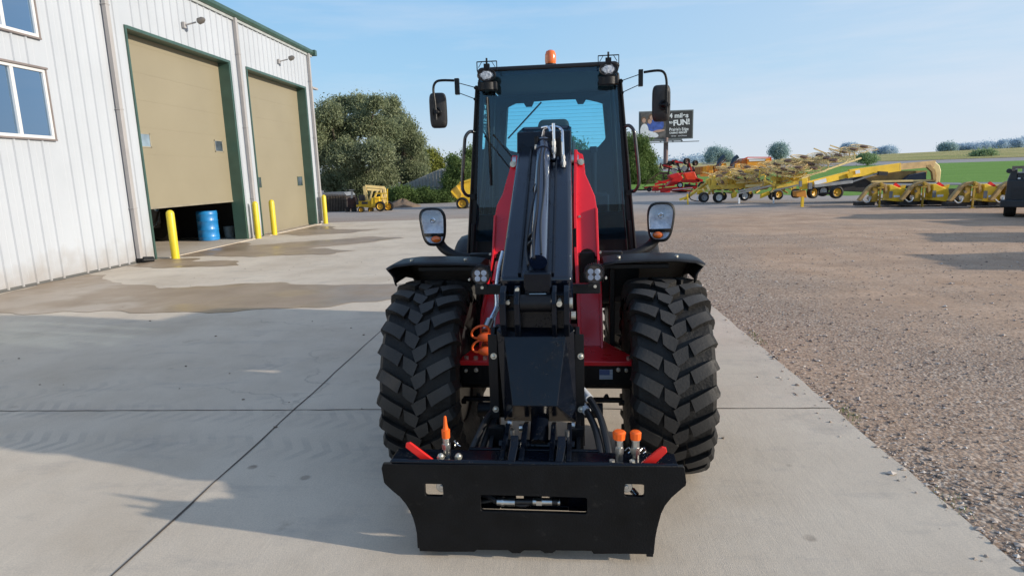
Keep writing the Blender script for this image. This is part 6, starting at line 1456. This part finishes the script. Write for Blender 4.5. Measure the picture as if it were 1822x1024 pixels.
# ================================================================== ROW OF YELLOW DISC MOWERS
def mount_mower():
    t = thing('mounted_disc_mower', '', 'mower', (0, 0, 0), 0, 'yellow disc mowers in a row')
    mb = MB(); P_ = [(-.78, .28), (-.62, .52), (-.42, .80), (-.25, .92), (.05, .95), (.25, .86), (.30, .60), (.22, .50), (.16, .78), (-.1, .84), (-.3, .76), (-.48, .50), (-.66, .24)]
    mb.prism([(x, 0, z) for x, z in P_], (0, .18, 0)); mb.build('arched_frame', TAN, t, bevel=.015)
    mb = MB(); mb.b2((-.26, .05, .20), (-.02, .35, .80)); mb.b2((-.36, .1, .35), (.1, .2, .42)); mb.build('gearcase', YB, t, bevel=.02)
    mb = MB(); mb.b2((-.02, -.06, .0), (.035, -.0, .95)); mb.b2((-.07, -.08, .0), (.08, .03, .02)); mb.b2((-.10, -.07, .72), (.12, -.02, .78)); mb.b2((-.09, -.07, .30), (.11, -.02, .35)); mb.cyl((.04, -.1, .85), (.04, .05, .85), .05, n=12); mb.build('hitch_mast', YB, t, split=False)
    mb = MB(); mb.prism([(x, -.02, z) for x, z in [(.33, .84), (.42, .86), (.92, .62), (.96, .45), (.90, .20), (.86, .17), (.32, .24), (.36, .30), (.36, .70)]], (0, .55, 0)); mb.build('cover', YM, t, bevel=.02)
    MB().b2((.345, -.04, .34), (.47, -.025, .60)).build('label_plate', GRY, t); MB().b2((.52, -.035, .36), (.74, -.022, .44)).build('decal', WHITEP, t)
    mb = MB(); mb.prism([(x, .05, z) for x, z in [(.72, .72), (.98, .83), (.94, .62)]], (0, .3, 0)); mb.build('fin', YM, t)
    mb = MB(); mb.b2((.30, .15, .05), (1.7, .8, .22)); mb.b2((-.75, .1, .06), (-.1, .5, .2)); mb.b2((.9, .3, .2), (1.65, .9, .62)); mb.build('cutter_bar', DK, t, split=False)
    mb = MB(); mb.loft([(.55, .5, .80), (2.0, .5, .74), (2.0, 1.3, .80), (.55, 1.3, .86)], [(.55, .5, .83), (2.0, .5, .77), (2.0, 1.3, .83), (.55, 1.3, .89)]); mb.build('canvas_cover', mat('canvas_grey', (.18, .19, .20), .7), t)
    mb = MB(); mb.cyl((-.36, .0, .36), (-.36, .06, .36), .085, n=18); mb.tube([(-.62, -.02, .30), (-.50, -.03, .20), (-.38, -.03, .24), (-.34, 0, .36)], .03, n=8); mb.cyl((-.24, 0, .58), (-.24, .06, .60), .05, n=12); mb.build('pulley', STEEL, t, smooth=True, split=False)
    mb = MB(); mb.prism([(x, .1, z) for x, z in [(.55, .82), (.62, .92), (.85, .75), (.80, .68)]], (0, .1, 0)); mb.build('red_bracket', REDL, t)
    return t
m0 = mount_mower()
for i, (x, y, lb) in enumerate(((1562, 370, 'leftmost yellow disc mower in the row, in front of the black header'), (1638, 370, 'second yellow disc mower from the left in the row'), (1727, 371, 'third yellow disc mower, its cover shown against the lawn'), (1800, 374, 'last disc mower, mostly hidden behind the dark machine at the right edge'))):
    o = m0 if i == 0 else copy_tree(m0)
    Yd = (25.4, 25.0, 23.6, 23.4)[i]; p = at(x+1, y, Yd); o.location = (p.x, Yd, 0); o['label'] = lb; o.rotation_euler = (0, 0, R(-2))

# ================================================================== DARK COMPACT LOADER AT THE RIGHT EDGE
def skid():
    t = thing('skid_steer_loader', '', 'skid steer', (0, 0, 0), 0, 'compact loaders parked along the right')
    SK = mat('skid_dark', (.025, .028, .032), .45, var=.2); SG = mat('skid_frame_tan', (.24, .19, .15), .5, var=.2)
    mb = MB(); mb.b2((-.02, 0, .48), (1.75, 2.1, 1.10)); mb.b2((-.13, -.12, .30), (1.8, .12, .52)); mb.b2((.0, .02, .30), (1.7, 2.1, .5)); mb.build('engine_cover', SK, t, bevel=.03, split=False)
    mb = MB()
    for k in range(11): mb.b2((.12, -.035, .54+k*.035), (1.6, .01, .555+k*.035))
    mb.build('grille_louvers', mat('louver_grey', (.05, .052, .056), .5), t, split=False)
    mb = MB(); mb.prism([(-.02, .1, 1.05), (.06, .1, 1.38), (.20, .1, 1.40), (.20, .1, 1.05)], (0, 1.9, 0)); mb.cyl((.0, .1, 1.36), (.0, .35, 1.36), .07, n=16); mb.b2((.2, .12, 1.05), (1.7, 1.9, 1.30)); mb.build('rear_housing', SK, t, bevel=.02, split=False)
    mb = MB(); mb.b2((.06, .05, 1.42), (1.75, .13, 1.50)); mb.b2((.06, .05, 1.36), (.14, .9, 1.44)); mb.build('roll_frame', SG, t, split=False)
    MB().b2((.3, .06, 1.32), (1.5, .09, 1.42)).build('rear_window', mat('skid_glass', (.16, .19, .24), .1, spec=1), t)
    MB().b2((.22, -.012, 1.12), (.28, -.005, 1.16)).build('badge', WHITEP, t); mb = MB(); mb.b2((.36, -.012, 1.125), (.62, .1, 1.15)); mb.build('badge', WHITEP, t)
    for x in (.12, 1.62):
        for y in (.45, 1.6):
            mb = MB(); mb.lathe([(-.13, .2), (-.15, .34), (-.1, .38), (.1, .38), (.15, .34), (.13, .2)], (x, y, .37), 'X', n=24); w0 = mb.build('wheel', RUBBER, t, smooth=True)
            MB().cyl((x-.1, y, .37), (x+.1, y, .37), .2, n=20).build('rim', mat('skid_rim', (.2, .2, .2), .5), w0)
    return t
s0 = skid()
for i, (x, y, rz, lb) in enumerate(((13.40, 19.55, -.60, 'dark louvered machine cut off by the right edge of the picture'), (15.4, 16.0, .25, 'compact loader standing outside the view, casting the farther long shadow'), (12.6, 12.8, -.2, 'compact loader outside the view, casting the middle shadow'), (11.0, 9.1, .1, 'compact loader outside the view, casting the nearest shadow'))):
    o = s0 if i == 0 else copy_tree(s0); o.location = (x, y, -.01); o.rotation_euler = (0, 0, rz); o['label'] = lb
